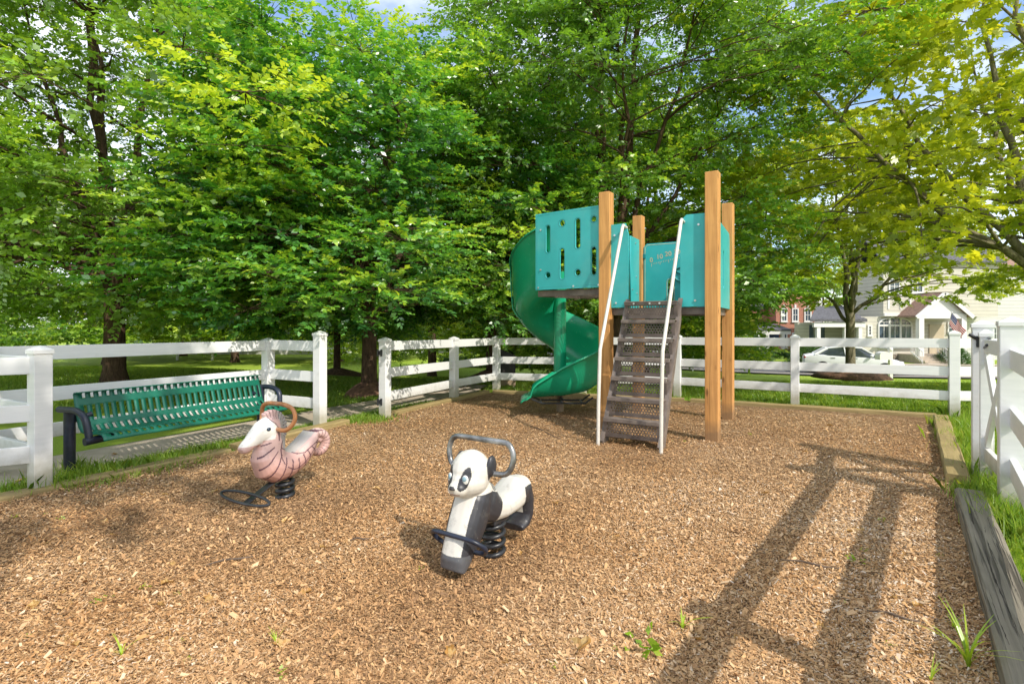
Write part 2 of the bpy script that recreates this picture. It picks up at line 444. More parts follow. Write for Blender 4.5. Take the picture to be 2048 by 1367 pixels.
wt.links.new(cn.outputs['Fac'], cr.inputs[0])
mx = wt.nodes.new('ShaderNodeMix'); mx.data_type = 'RGBA'
wt.links.new(cr.outputs[0], mx.inputs[0]); hs = wt.nodes.new('ShaderNodeHueSaturation'); hs.inputs['Saturation'].default_value = 1.35; hs.inputs['Value'].default_value = 1.5; wt.links.new(sky.outputs[0], hs.inputs['Color']); wt.links.new(hs.outputs[0], mx.inputs[6]); mx.inputs[7].default_value = (10.6, 10.9, 11.4, 1)
wt.links.new(mx.outputs[2], bg.inputs[0]); bg.inputs[1].default_value = 0.15
wt.links.new(bg.outputs[0], wo.inputs[0])
sl = bpy.data.lights.new('sun', 'SUN'); sl.energy = 5.0; sl.angle = R(0.5); sl.color = (1.0, 0.93, 0.82)
so = bpy.data.objects.new('sun', sl); COL.objects.link(so); so.location = (10, -10, 20)
sd = Vector((-SUN_AZ.x * math.cos(SUN_EL), -SUN_AZ.y * math.cos(SUN_EL), -math.sin(SUN_EL)))
so.rotation_euler = sd.to_track_quat('-Z', 'Y').to_euler()
SC.view_settings.view_transform = 'Standard'; SC.view_settings.look = 'None'; SC.view_settings.exposure = 0
SC.cycles.use_denoising = True
SC.cycles.max_bounces = 6; SC.cycles.diffuse_bounces = 3; SC.cycles.transmission_bounces = 4; SC.cycles.transparent_max_bounces = 12
SC.cycles.use_adaptive_sampling = True; SC.cycles.adaptive_threshold = 0.015
SC.cycles.sample_clamp_indirect = 6

# ------------------------------------------------------------------ terrain
xs = np.unique(np.concatenate([np.linspace(-400, -60, 18), np.linspace(-60, 60, 121), np.linspace(60, 400, 18)]))
ys = np.unique(np.concatenate([np.linspace(-60, 0, 31), np.linspace(0, 60, 121), np.linspace(60, 130, 36), np.linspace(130, 900, 20)]))
XX, YY = np.meshgrid(xs, ys)
ZZ = ground_z(XX, YY)
nv_ = np.stack([XX.ravel(), YY.ravel(), ZZ.ravel()], 1)
nx = len(xs); ii, jj = np.meshgrid(np.arange(nx - 1), np.arange(len(ys) - 1))
a_ = (jj * nx + ii).ravel()
lawn = link_mesh('lawn', np_mesh('lawn', nv_, 4, M['lawn'], None, np.stack([a_, a_ + 1, a_ + nx + 1, a_ + nx], 1), True))
tag(lawn, kind='structure')

def strip(name, pts, width, mat, lift, n=60):
    """flat ribbon following the terrain along a polyline"""
    P = [Vector(p) for p in pts]; L = [0]
    for a, b in zip(P, P[1:]): L.append(L[-1] + (b - a).length)
    rows = []
    for i in range(n + 1):
        s = L[-1] * i / n
        k = max(j for j in range(len(P) - 1) if L[j] <= s + 1e-6)
        t = (s - L[k]) / (L[k + 1] - L[k]); p = P[k].lerp(P[k + 1], t); d = (P[k + 1] - P[k]).normalized()
        sd_ = Vector((-d.y, d.x))
        rows.append([(p.x + sd_.x * w, p.y + sd_.y * w, gz(p.x + sd_.x * w, p.y + sd_.y * w) + lift) for w in np.linspace(-width / 2, width / 2, 5)])
    o = MB().rings(rows, closed=False).build(name, mat)
    return tag(o, kind='structure')
def bez(p0, p1, p2, n=24): return [Vector(p0) * (1 - t) ** 2 + Vector(p1) * 2 * t * (1 - t) + Vector(p2) * t * t for t in np.linspace(0, 1, n)]
ROAD = [Vector((85, 22.9))] + bez((22, 30.2), (8.5, 31.8), (6.5, 48)) + [Vector((2.0, 98))]
def offs(P, d):
    o = []
    for i, p in enumerate(P):
        t = (P[min(i + 1, len(P) - 1)] - P[max(i - 1, 0)]).normalized(); o.append(p + Vector((-t.y, t.x)) * d)
    return o
strip('street', ROAD, 7.0, M['asphalt'], 0.05, 160)
strip('kerb', offs(ROAD, 3.65), 0.3, M['concrete'], 0.12, 160)
strip('kerb', offs(ROAD, -3.65), 0.3, M['concrete'], 0.12, 160)
strip('pavement', offs(ROAD, -5.6), 1.3, M['concrete'], 0.06, 160)
strip('side_street', [Vector((-60, 104)), Vector((60, 92))], 9.0, M['asphalt'], 0.05, 60)
# footpath passing behind the bench and out along the left fence
strip('footpath', [Vector((-5.9, 2.2)), Vector((-4.35, 5.4)), Vector((-2.6, 8.6)), Vector((-1.2, 10.9)), Vector((-1.0, 12.2))], 0.95, M['concrete'], 0.02, 60)

# mulch bed
BED = [(-6.6, -1.0), (-3.94, 4.17), (-2.94, 5.86), (-2.22, 7.38), (-1.83, 7.95), (-0.42, 10.75), (3.1, 9.66), (6.2, 8.03), (3.78, 4.62), (3.46, 4.19), (1.42, 1.45), (-1.2, -2.05)]
def in_bed(x, y):
    x = np.asarray(x); y = np.asarray(y); c = np.zeros(x.shape, bool); n = len(BED)
    for i in range(n):
        x1, y1 = BED[i]; x2, y2 = BED[(i + 1) % n]
        hit = ((y1 > y) != (y2 > y)) & (x < (x2 - x1) * (y - y1) / (y2 - y1 + 1e-12) + x1)
        c ^= hit
    return c
o = MB().add([(x, y, 0.02) for x, y in BED], [tuple(range(len(BED)))[::-1]]).build('mulch_ground', M['mulch'])
tag(o, kind='structure')

rng = np.random.default_rng(3)
def chips(n):
    rr = 1.7 * (9.5 / 1.7) ** (rng.random(n * 2) ** 0.88)
    th = rng.uniform(R(-52), R(52), n * 2)
    x = rr * np.sin(th); y = rr * np.cos(th)
    k = in_bed(x, y); x = x[k]; y = y[k]; n = len(x)
    L = np.clip(rng.lognormal(math.log(0.0100), 0.52, n), 0.005, 0.055); Wd = L * rng.uniform(0.16, 0.5, n)
    a = rng.uniform(0, 2 * math.pi, n); tilt = rng.normal(0, 0.30, n); roll = rng.normal(0, 0.38, n)
    d = np.stack([np.cos(a) * np.cos(tilt), np.sin(a) * np.cos(tilt), np.sin(tilt)], 1)
    s = np.stack([-np.sin(a) * np.cos(roll), np.cos(a) * np.cos(roll), np.sin(roll)], 1)
    c = np.stack([x, y, 0.025 + np.abs(np.sin(tilt)) * L * 0.4 + rng.uniform(0, 0.012, n)], 1)
    d *= L[:, None] / 2; s *= Wd[:, None] / 2
    q = lambda: rng.uniform(0.55, 1.1, (n, 1))
    v = np.stack([c - d * q() - s * q(), c + d * q() - s * q(), c + d * q() + s * q(), c - d * q() + s * q()], 1).reshape(-1, 3)
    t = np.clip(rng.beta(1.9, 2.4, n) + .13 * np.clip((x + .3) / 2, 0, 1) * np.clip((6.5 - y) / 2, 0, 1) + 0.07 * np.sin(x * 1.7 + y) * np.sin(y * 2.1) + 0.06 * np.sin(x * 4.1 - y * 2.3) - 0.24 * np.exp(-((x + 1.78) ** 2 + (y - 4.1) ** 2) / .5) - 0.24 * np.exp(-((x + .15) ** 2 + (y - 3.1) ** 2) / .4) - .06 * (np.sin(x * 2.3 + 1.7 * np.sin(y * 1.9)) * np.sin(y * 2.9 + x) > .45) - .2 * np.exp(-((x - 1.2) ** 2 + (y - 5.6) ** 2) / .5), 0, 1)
    return v, t
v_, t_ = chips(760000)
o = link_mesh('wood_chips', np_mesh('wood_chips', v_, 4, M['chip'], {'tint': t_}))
tag(o, 'loose tan and brown wood chips covering the play area', 'wood chips', kind='stuff')

# ------------------------------------------------------------------ timber edging
def timber(p, q, w, h, z, mat, label, cat='timber', group='timber edging around the wood chips'):
    p = Vector((p[0], p[1], 0)); q = Vector((q[0], q[1], 0)); d = q - p; L = d.length
    mb = MB(); n = 14; rings = []
    rr = random.Random(int(L * 1000))
    for i in range(n + 1):
        x = -L / 2 + L * i / n
        j = lambda s=0.004: rr.uniform(-s, s)
        c = 0.014
        a, b = w / 2, h / 2
        prof = [(-a, -b), (a, -b), (a, b - c), (a - c, b), (-a + c, b), (-a, b - c)]
        rings.append([(x, y + j(), zz + j()) for y, zz in prof])
    mb.rings(rings)
    o = mb.build('timber', mat, world=False)
    o.location = ((p.x + q.x) / 2, (p.y + q.y) / 2, z + h / 2); o.rotation_euler = (0, 0, math.atan2(d.y, d.x))
    return tag(o, label, cat, group)
T = timber
near_timber = T((1.50, 1.42), (3.50, 4.13), 0.175, 0.15, -0.02, M['timber_grey'], 'grey weathered timber with long dark cracks, nearest right edge')
# long open drying cracks along the near timber
cm = MB(); rr = random.Random(5)
for (s0, s1, off, w) in ((-1.55, -0.55, -0.02, .0035), (-0.75, 0.35, 0.015, .004), (0.1, 0.75, -0.01, .0028), (0.45, 1.25, 0.03, .004), (-1.2, -0.3, 0.05, .002), (.2, 1.0, -.045, .0016), (-.5, .1, -.05, .0018), (.9, 1.6, .0, .0025), (-1.6, -1.0, .045, .0018)):
    pts = []; n = 40
    for i in range(n + 1):
        t = i / n; ww = (w * .62 * math.sin(math.pi * (0.04 + 0.92 * t)) + 0.0004) * rr.uniform(.35, 1.25)
        pts.append((s0 + (s1 - s0) * t, off + 0.013 * math.sin(3 * t + s0) + rr.uniform(-.0018, .0018), ww))
    rows = [[(x, y - w2, 0.0762), (x, y + w2, 0.0762)] for x, y, w2 in pts]
    cm.rings(rows, closed=False)
M['crack'] = m_paint('dark_crack', (0.030, 0.024, 0.018), 0.95, 0.2, 10, 0)
cm.build('drying_crack', M['crack'], near_timber, world=False)
T((3.80, 4.60), (6.05, 7.62), 0.17, 0.13, -0.02, M['timber_tan'], 'sunlit tan timber striped with shadow beyond the gate gap')
T((6.2, 7.90), (3.15, 9.50), 0.14, 0.11, -0.03, M['timber_tan'], 'timber edging along the back right under the white fence')
T((3.05, 9.56), (-0.36, 10.72), 0.14, 0.11, -0.03, M['timber_tan'], 'timber edging along the back behind the green slide')
T((-0.50, 10.68), (-1.88, 7.98), 0.14, 0.11, -0.03, M['timber_tan'], 'timber edging under the short fence left of the slide')
T((-2.28, 7.40), (-3.02, 5.84), 0.15, 0.12, -0.03, M['timber_tan'], 'timber edging below the entrance post right of the bench')
T((-3.05, 5.78), (-4.02, 4.12), 0.16, 0.10, -0.035, M['timber_tan'], 'mossy yellowish timber edging in front of the green bench')
T((-4.06, 4.05), (-5.6, 1.05), 0.16, 0.10, -0.035, M['timber_tan'], 'mossy yellowish timber edging at the left edge below the white gatepost')

# ------------------------------------------------------------------ white fences
PW = 0.127
def add_post(root, x, y, H, rz, z=None, w=PW):
    z = gz(x, y) if z is None else z
    p = MB().box((x, y, z + (H - 0.06) / 2 - 0.05), (w, w, H - 0.06 + 0.1), rz).build('post', M['vinyl'], root, bevel=0.006)
    c = MB(); a = w / 2 + 0.008; t = z + H - 0.06
    ca, sa = math.cos(rz), math.sin(rz)
    rot = lambda u, v_, zz: (x + u * ca - v_ * sa, y + u * sa + v_ * ca, zz)
    r0 = [rot(u * a, v_ * a, t - 0.012) for u, v_ in ((-1, -1), (1, -1), (1, 1), (-1, 1))]
    r1 = [rot(u * a, v_ * a, t + 0.022) for u, v_ in ((-1, -1), (1, -1), (1, 1), (-1, 1))]
    r2 = [rot(u * .012, v_ * .012, t + 0.055) for u, v_ in ((-1, -1), (1, -1), (1, 1), (-1, 1))]
    c.rings([r0, r1, r2]).build('post_cap', M['vinyl'], p, bevel=0.003)
    return p
RAILS = (0.965, 0.635, 0.29)   # centres of the three rails over ground, for a 1.2 m post
def add_rails(root, p, q, Hp=1.2, Hq=1.2, w=0.042, h=0.138, trim=0.0):
    p = Vector(p); q = Vector(q); d = (q - p).normalized()
    zp, zq = gz(p.x, p.y), gz(q.x, q.y)
    for r in RAILS:
        a = Vector((p.x, p.y, zp + r * Hp / 1.2 + (0.105 if r > .9 else 0.04) * Hp / 1.2)); b = Vector((q.x, q.y, zq + r * Hq / 1.2 + (0.105 if r > .9 else .04) * Hq / 1.2))
        MB().beam(a + d.to_3d() * (PW / 2 - 0.012), b - d.to_3d() * (PW / 2 - 0.012), w, h).build('rail', M['vinyl'], root, bevel=0.004)

LD = Vector((0.456, 0.89)); LN = Vector((-0.89, 0.456))   # along the left edge, outwards from it
L0 = G(80, 985).xy; K3 = G(640, 858).xy; K1 = L0 + LN * 1.0; K2 = K3 + LN * 1.0
rzL = math.atan2(LD.y, LD.x)
f = empty('rail_fence', (L0.x, L0.y, 0), 0, 'white three-rail vinyl fence wrapping around behind the green bench', 'fence', 'white rail fences around the play area')
Lout = L0 + Vector((-0.86, -0.50)) * 2.3
add_post(f, *L0, 1.22, rzL); add_post(f, *K1, 1.2, rzL); add_post(f, *K2, 1.2, rzL); add_post(f, *K3, 1.305, rzL); add_post(f, *Lout, 1.22, rzL)
add_rails(f, Lout, L0, 1.18, 1.18); add_rails(f, L0, K1, 1.18, 1.18); add_rails(f, K1, K2, 1.25, 1.22); add_rails(f, K2, K3, 1.23, 1.23)

pts = [(G(770, 838).xy, 1.2), (G(908, 802).xy, 1.165), (G(993, 783).xy, 1.155)]
A_, B_ = G(993, 783).xy, G(1355, 797).xy
back = [(A_, 1.155), ((A_ + B_) / 2, 1.18), (B_, 1.20), (G(1590, 815).xy, 1.218), (G(1908, 838).xy, 1.30)]
f = empty('rail_fence', (*A_, 0), 0, 'white three-rail vinyl fence behind the slide and playset, hinges on its left end post', 'fence', 'white rail fences around the play area')
rzB = math.atan2(-0.5, 0.86)
for i, (p, H) in enumerate(pts):
    po = add_post(f, p.x, p.y, H, rzL)
    if i == 0:
        for zz in (0.97, 0.26):
            hb = MB(); c = Vector((p.x, p.y, zz)); nrm = Vector((-LD.x, -LD.y, 0)); sd2 = Vector((LN.x, LN.y, 0))
            o0 = c + nrm * (PW / 2 + 0.006) + sd2 * 0.03
            hb.obox(o0, sd2 * .035, Vector((0, 0, .03)), nrm * .006)
            hb.cyl(o0 + sd2 * .035 - Vector((0, 0, .05)) + nrm * .012, o0 + sd2 * .035 + Vector((0, 0, .05)) + nrm * .012, .014, 8)
            hb.obox(o0 + Vector((0, 0, .035)) - sd2 * .02, sd2 * .014, Vector((0, 0, .014)), nrm * .006); hb.obox(o0 - Vector((0, 0, .035)) - sd2 * .02, sd2 * .014, Vector((0, 0, .014)), nrm * .0055)
            hb.build('hinge', M['black_metal'], po)
for (p, H) in back[1:]: add_post(f, p.x, p.y, H, rzB)
for (p, H), (q, H2) in list(zip(pts, pts[1:])) + list(zip(back, back[1:])): add_rails(f, p, q, H, H2 if H2 < 1.25 else 1.24)
P1 = G(1965, 955).xy; RDIR = Vector((0.6, 0.8))
cor = back[-1][0]
add_post(f, P1.x, P1.y, 1.43, math.atan2(.8, .6), w=0.15)
cor2 = cor + Vector((2.1, -0.08)); add_post(f, cor2.x, cor2.y, 1.3, rzB); add_rails(f, cor, cor2, 1.24, 1.24)

# gate on the right, chevron braced, and the fence that carries on towards the photographer
P2 = G(2025, 1030).xy
P4 = P1 - RDIR * 4.2; P5 = P4 - RDIR * 2.4
rzR = math.atan2(.8, .6)
GD = (P2 - P1).normalized()
g1 = P1 + GD * .155; g2 = P2 - GD * .15
g = empty('gate', (g1.x, g1.y, 0), 0, 'white vinyl gate with crossed braces between the two tall gateposts', 'gate')
for p_, H_ in ((g1, 1.30), (g2, 1.30)):
    q_ = add_post(g, p_.x, p_.y, H_, rzR, .05, w=.085); q_.name = 'stile'
d3 = Vector((RDIR.x, RDIR.y, 0)); pa = Vector((g1.x, g1.y, 0)) + Vector((GD.x, GD.y, 0)) * .04; pb = Vector((g2.x, g2.y, 0)) - Vector((GD.x, GD.y, 0)) * .04
up = lambda z: Vector((0, 0, z))
for zt in (1.20, .25): MB().beam(pa + up(zt), pb + up(zt), .04, .12).build('rail', M['vinyl'], g, bevel=.004)
MB().beam(pa + up(1.12), pb + up(.34), .034, .09).build('brace', M['vinyl'], g, bevel=.004)
MB().beam(pa + up(.34), pb + up(1.12), .0335, .09).build('brace', M['vinyl'], g, bevel=.004)
# latch between gatepost and gate
lt = empty('gate_latch', (P1.x, P1.y, 1.25), 0, 'black metal latch on the white gatepost by the gate', 'latch')
n2 = Vector((-.8, .6, 0)); c = Vector((P1.x, P1.y, 1.245)) - d3 * .085
mb = MB(); mb.obox(c + n2 * .02 + up(-.01), n2 * .03, up(.05), d3 * .012); mb.tube([c + n2 * .10 + up(.055), c + n2 * .05 + up(.02), c - n2 * .01], .016, 8)
mb.tube([c - n2 * .01, c - n2 * .03 - d3 * .1 + up(.03), c - n2 * .02 - d3 * .25 + up(.015)], .012, 8)
mb.build('latch_body', M['black_metal'], lt, bevel=.003)
mb = MB(); mb.tube([c - d3 * .02 + up(-.05), c - d3 * .14 + up(-.06), c - d3 * .3 + up(-.03)], .012, 8); mb.obox(c - d3 * .06 + up(-.04), n2 * .022, up(.022), d3 * .03)
mb.build('latch_bar', M['black_metal'], lt, bevel=.003)
f = empty('rail_fence', (P2.x, P2.y, 0), 0, 'white three-rail vinyl fence running off the right edge, throwing the long rail shadows', 'fence', 'white rail fences around the play area')
add_post(f, P2.x, P2.y, 1.45, rzR, w=.155); add_post(f, P4.x, P4.y, 1.28, rzR); add_post(f, P5.x, P5.y, 1.28, rzR)
add_rails(f, P2, P4, 1.28, 1.28); add_rails(f, P4, P5, 1.28, 1.28)
# ------------------------------------------------------------------ playset
pA, pB, pC, pD, pE = Vector((1.23, 7.05)), Vector((1.97, 8.40)), Vector((2.36, 6.35)), Vector((3.10, 7.75)), Vector((0.36, 7.70))
uV = (pC - pA).normalized(); vV = (pB - pA).normalized()
def V3(p, z): return Vector((p[0], p[1], z))
PS = empty('playset', (*((pA + pD) / 2), 0), 0, 'teal and wood playground tower with steep ladder and raised deck', 'playset')
rzP = math.atan2(uV.y, uV.x)
def wood_post(p, H, rz):
    mb = MB().box((0, 0, H / 2 - 0.05), (0.15, 0.15, H + 0.1))
    o = mb.build('post', M['cedar'], PS, world=False, bevel=0.007)
    o.location = V3(p, 0) - PS.location; o.rotation_euler = (0, 0, rz); return o
for p, H in ((pA, 3.10), (pB, 3.06), (pC, 3.17), (pD, 3.11)): wood_post(p, H, rzP)

def plate(name, mat, p, q, z0, t, outline, holes, parent, thick=0.019):
    """routed panel: outline in metres along p->q and up from z0, with holes, thickness centred on the line"""
    cu = bpy.data.curves.new(name, 'CURVE'); cu.dimensions = '2D'; cu.fill_mode = 'BOTH'; cu.extrude = thick / 2; cu.bevel_depth = 0.0022; cu.bevel_resolution = 1
    for loop in [outline] + holes:
        sp = cu.splines.new('POLY'); sp.points.add(len(loop) - 1); sp.use_cyclic_u = True
        for pt, c in zip(sp.points, loop): pt.co = (c[0], c[1], 0, 1)
    tmp = bpy.data.objects.new('tmp', cu); COL.objects.link(tmp)
    dg = bpy.context.evaluated_depsgraph_get()
    me = bpy.data.meshes.new_from_object(tmp.evaluated_get(dg)); me.name = name
    bpy.data.objects.remove(tmp); bpy.data.curves.remove(cu)
    d = V3(q - p, 0).normalized(); n = d.cross(up(1))
    mt = Matrix(((d.x, 0, n.x, p[0] + t * n.x), (d.y, 0, n.y, p[1] + t * n.y), (0, 1, 0, z0), (0, 0, 0, 1)))
    me.transform(Matrix.Translation(-offset_of(parent)) @ mt)
    me.materials.clear(); me.materials.append(mat)
    o = bpy.data.objects.new(name, me); COL.objects.link(o); o.parent = parent
    return o
def circ(x, y, r, n=20): return [(x + r * math.cos(2 * math.pi * k / n), y + r * math.sin(2 * math.pi * k / n)) for k in range(n)]
def slot(x, y0, y1, r, n=8):
    return [(x + r * math.cos(math.pi * k / n), y1 + r * math.sin(math.pi * k / n)) for k in range(n + 1)] + [(x + r * math.cos(math.pi + math.pi * k / n), y0 + r * math.sin(math.pi + math.pi * k / n)) for k in range(n + 1)]
def ring_trim(mb, p, q, z0, off, loop, w=0.008):
    d = V3(q - p, 0).normalized(); n = d.cross(up(1))
    mb.tube([V3(p, z0) + d * x + up(y) + n * off for x, y in loop], w / 2, 5, loop=True)
def bolts(pts, parent, p, q, z0, off, r=0.013):
    d = V3(q - p, 0).normalized(); n = d.cross(up(1))
    for x, y in pts:
        c = V3(p, z0) + d * x + up(y) + n * off
        MB().cyl(c - n * .004, c + n * .012, r, 10).build('bolt', M['bolt'], parent, smooth=50)

# big slotted panel guarding the slide entry: E -> A
W1 = (pA - pE).length - 0.05; H1 = 1.07; ZP = 1.87
s_ = W1 / 1.12
ol = [(0, 0), (W1, 0), (W1, H1), (0.0, H1)]
hs = [slot(.23 * s_, .68, .87, .035) if False else slot(.225 * s_, .55, .86, .036), circ(.475 * s_, .90, .044), slot(.74 * s_, .57, .90, .038), circ(1.0 * s_, .90, .040),
      circ(.225 * s_, .20, .040), slot(.475 * s_, .17, .52, .036), circ(.74 * s_, .21, .042), slot(1.0 * s_, .20, .50, .036)]
bp = plate('slotted_panel', M['teal'], pE, pA, ZP, 0.03, ol, hs, PS)
mb = MB()
for h in hs: ring_trim(mb, pE, pA, ZP, 0.041, [((x - sum(a for a, _ in h) / len(h)) * 1.22 + sum(a for a, _ in h) / len(h), y + (0.009 if y > sum(b for _, b in h) / len(h) else -0.009)) for x, y in h], .006)
ring_trim(mb, pE, pA, ZP, 0.041, [(.025, .035), (W1 - .02, .035), (W1 - .02, H1 - .025), (.025, H1 - .025)], .006)
mb.build('routed_groove', M['teal_edge'], bp)
bolts([(.05, .03), (.62, .03), (1.0, .03), (.09, .84), (.09, .28)], bp, pE, pA, ZP, 0.041)
# panels either side of the ladder
ZD = 1.60
tl0, tl1 = 0.0, 0.345
def sub(a, b, t): return a + (b - a) * t
lp0, lp1 = pA + uV * 0.075, sub(pA, pC, .232)
wl = (lp1 - lp0).length
pl = plate('ladder_side_panel', M['teal'], lp0, lp1, ZD, 0.01, [(0, 0), (wl, 0), (wl, .93), (wl - .04, 1.07), (0, 1.07)], [], PS)
bolts([(.05, .93), (.07, .06)], pl, lp0, lp1, ZD, 0.021)
rp0, rp1 = sub(pA, pC, .722), pC - uV * 0.075
wr = (rp1 - rp0).length
pr = plate('ladder_side_panel', M['teal'], rp0, rp1, ZD, 0.01, [(0, 0), (wr, 0), (wr, 1.10), (.07, 1.10), (0, 1.03)], [], PS)
bolts([(wr - .08, .97), (wr - .12, .07)], pr, rp0, rp1, ZD, 0.021)
# side panels A-B (next to B) and C-D
q0, q1 = sub(pA, pB, .66), pB - vV * 0.08
wq = (q1 - q0).length
pq = plate('side_panel', M['teal'], q0, q1, ZD, 0.02, [(0, 0), (wq, 0), (wq, 1.08), (0, 1.08)], [], PS)
bolts([(wq * .5, 1.0), (wq * .6, .5), (wq * .7, .25), (.06, .3)], pq, q0, q1, ZD, 0.031)
c0, c1 = pC + vV * .08, pD - vV * .08
wc = (c1 - c0).length
plate('side_panel', M['teal'], c0, c1, ZD, 0.02, [(0, 0), (wc, 0), (wc, 1.0), (wc - .06, 1.06), (.06, 1.06), (0, 1.0)], [slot(wc / 2, .3, .7, .05)], PS)
# back panel with the number dial
b0, b1 = pB + uV * .085, pD - uV * .085
wb = (b1 - b0).length; HB = 1.02
pb_ = plate('dial_panel', M['teal'], b0, b1, ZD, 0.0, [(0, 0), (wb, 0), (wb, HB - .05), (wb - .05, HB), (.05, HB), (0, HB - .05)], [slot(.36 * wb, .06, .42, .045), slot(.66 * wb, .06, .42, .045)], PS)
mb = MB(); ring_trim(mb, b0, b1, ZD, .010, [(.02, .01), (wb - .02, .01), (wb - .02, HB - .06), (wb - .06, HB - .02), (.06, HB - .02), (.02, HB - .06)], .01)
for k in (.36, .66): ring_trim(mb, b0, b1, ZD, .010, slot(k * wb, .06, .42, .055), .01)
mb.build('routed_groove', M['tan_print'], pb_)
dB = V3(b1 - b0, 0).normalized(); nB = dB.cross(up(1))
def panel_text(s, x, y, size, ang=0.0):
    cu = bpy.data.curves.new('t', 'FONT'); cu.body = s; cu.size = size; cu.extrude = 0.001; cu.align_x = 'CENTER'; cu.offset = 0.0015
    tmp = bpy.data.objects.new('tmp', cu); COL.objects.link(tmp)
    me = bpy.data.meshes.new_from_object(tmp.evaluated_get(bpy.context.evaluated_depsgraph_get()))
    bpy.data.objects.remove(tmp)
    me.transform(Matrix.Rotation(ang, 4, 'Z'))
    o_ = V3(b0, ZD) + dB * x + up(y) + nB * .0125
    mt = Matrix(((dB.x, 0, nB.x, o_.x), (dB.y, 0, nB.y, o_.y), (0, 1, 0, o_.z), (0, 0, 0, 1)))
    me.transform(Matrix.Translation(-offset_of(pb_)) @ mt); me.materials.clear(); me.materials.append(M['tan_print'])
    o = bpy.data.objects.new('numeral', me); COL.objects.link(o); o.parent = pb_
for s, x, y in (('0', .12, .735), ('10', .245, .78), ('20', .375, .815), ('30', .505, .835), ('40', .64, .835)):
    panel_text(s, x, y, .10, R(4))
mb = MB()
for k in range(22):
    x = .12 + k * .026; y = .715 - .0 + (x - .12) * .20 - (x - .12) ** 2 * .06
    l = .05 if k % 5 == 0 else .022
    c = V3(b0, ZD) + dB * x + up(y - l / 2) + nB * .0115
    mb.obox(c, dB * .0035, up(l / 2), nB * .0012)
mb.build('dial_scale', M['tan_print'], pb_)
cw = V3(b0, ZD) + dB * (wb * .50) + up(.53)
mb = MB(); mb.cyl(cw + nB * .012, cw + nB * .03, .12, 28); whl = mb.build('dial_wheel', M['teal'], pb_, smooth=40)
mb = MB(); mb.tube([cw + nB * .035 + (dB * math.cos(a) + up(1) * math.sin(a)) * .10 for a in np.linspace(0, 2 * math.pi, 24, endpoint=False)], .012, 6, loop=True)
for a in (0.5, 2.6, 4.7): mb.tube([cw + nB * .036, cw + nB * .036 + (dB * math.cos(a) + up(1) * math.sin(a)) * .095], .011, 6)
mb.build('wheel_rim', M['teal_edge'], whl, smooth=60)
for k in (-.02, wb + .02):
    MB().obox(V3(b0, ZD + .83) + dB * k + nB * .02, dB * .05, up(.035), nB * .012).build('bracket', M['teal_edge'], pb_, bevel=.003)
# decks
def uv_plane(name, mat, quad, parent, edge=None, nsub=1):
    """thin plate from 4 corners with uv in metres"""
    q = [Vector(p) for p in quad]
    U = (q[1] - q[0]); Vv = (q[3] - q[0])
    off = offset_of(parent)
    me = bpy.data.meshes.new(name); me.from_pydata([p - off for p in q], [], [(0, 1, 2, 3)])
    uvl = me.uv_layers.new(name='UVMap')
    for i, (a, b) in enumerate(((0, 0), (U.length, 0), (U.length, Vv.length), (0, Vv.length))): uvl.data[i].uv = (a, b)
    me.materials.append(mat)
    o = bpy.data.objects.new(name, me); COL.objects.link(o); o.parent = parent; return o
def deck(poly, z, name):
    uv_plane(name, M['deck_perf'], [V3(p, z) for p in poly], PS)
    mb = MB()
    for a, b in zip(poly, poly[1:] + poly[:1]): mb.beam(V3(a, z - .045), V3(b, z - .045), .03, .085)
    m1 = (poly[0] + poly[1]) / 2; m2 = (poly[2] + poly[3]) / 2
    mb.beam(V3(m1, z - .05), V3(m2, z - .05), .05, .06)
    return mb.build('deck_frame', M['brown_plastisol'], PS)
deck([pA + (uV + vV) * .04, pC + (vV - uV) * .04, pD - (uV + vV) * .04, pB + (uV - vV) * .04], 1.595, 'lower_deck')
eB = pE + vV * .95 + uV * .28
deck([pE + vV * .05, pA + (vV - uV) * .05, sub(pA, pB, .72) - uV * .05, eB], 1.865, 'upper_deck')

# ladder
LB = (G(1196, 893).xy + G(1322, 911).xy) / 2 + vV * 0.10
LT = sub(pA, pC, .475)
run = LT - LB; lw = .328
ld = V3(run, 0).normalized(); lu = Vector((ld.y, -ld.x, 0))
NR = 7; rise = (1.665 - .10) / NR; tread = (run.length - .04) / NR
def LP(s, t, z): return V3(LB, 0) + lu * s + ld * t + up(z)
for i in range(NR):
    t0 = i * tread; z0 = .10 + i * rise; z1 = z0 + rise
    if i < NR - 1:
        MB().obox(LP(0, t0 + tread * .5, z1 - .004), lu * lw, ld * (tread * .5 + .008), up(.006)).build('tread', M['brown_plastisol'], PS, bevel=.002)
    else:
        MB().obox(LP(0, t0 + .03, z1 - .004), lu * lw, ld * .05, up(.0075)).build('tread', M['brown_plastisol'], PS, bevel=.002)
    MB().obox(LP(0, t0 - .006, z1 - .02), lu * lw, ld * .005, up(.02)).build('tread_lip', M['brown_plastisol'], PS, bevel=.002)
    # perforated riser with solid margins
    r = uv_plane('riser', M['brown_perf'], [LP(-lw, t0 + .012, z0 + .012), LP(lw, t0 + .012, z0 + .012), LP(lw, t0 + .004, z1 - .006), LP(-lw, t0 + .004, z1 - .006)], PS)
    bm = bmesh.new(); bm.from_mesh(r.data)
    bmesh.ops.subdivide_edges(bm, edges=bm.edges, cuts=15, use_grid_fill=True)
    bm.to_mesh(r.data); bm.free()
    at = r.data.attributes.new('edge', 'FLOAT', 'FACE')
    uvd = r.data.uv_layers['UVMap'].data
    for f_ in r.data.polygons:
        cu_ = sum((uvd[l].uv for l in f_.loop_indices), Vector((0, 0))) / f_.loop_total
        at.data[f_.index].value = 1.0 if (.045 < cu_.x < 2 * lw - .045 and .045 < cu_.y < rise - .05) else 0.0
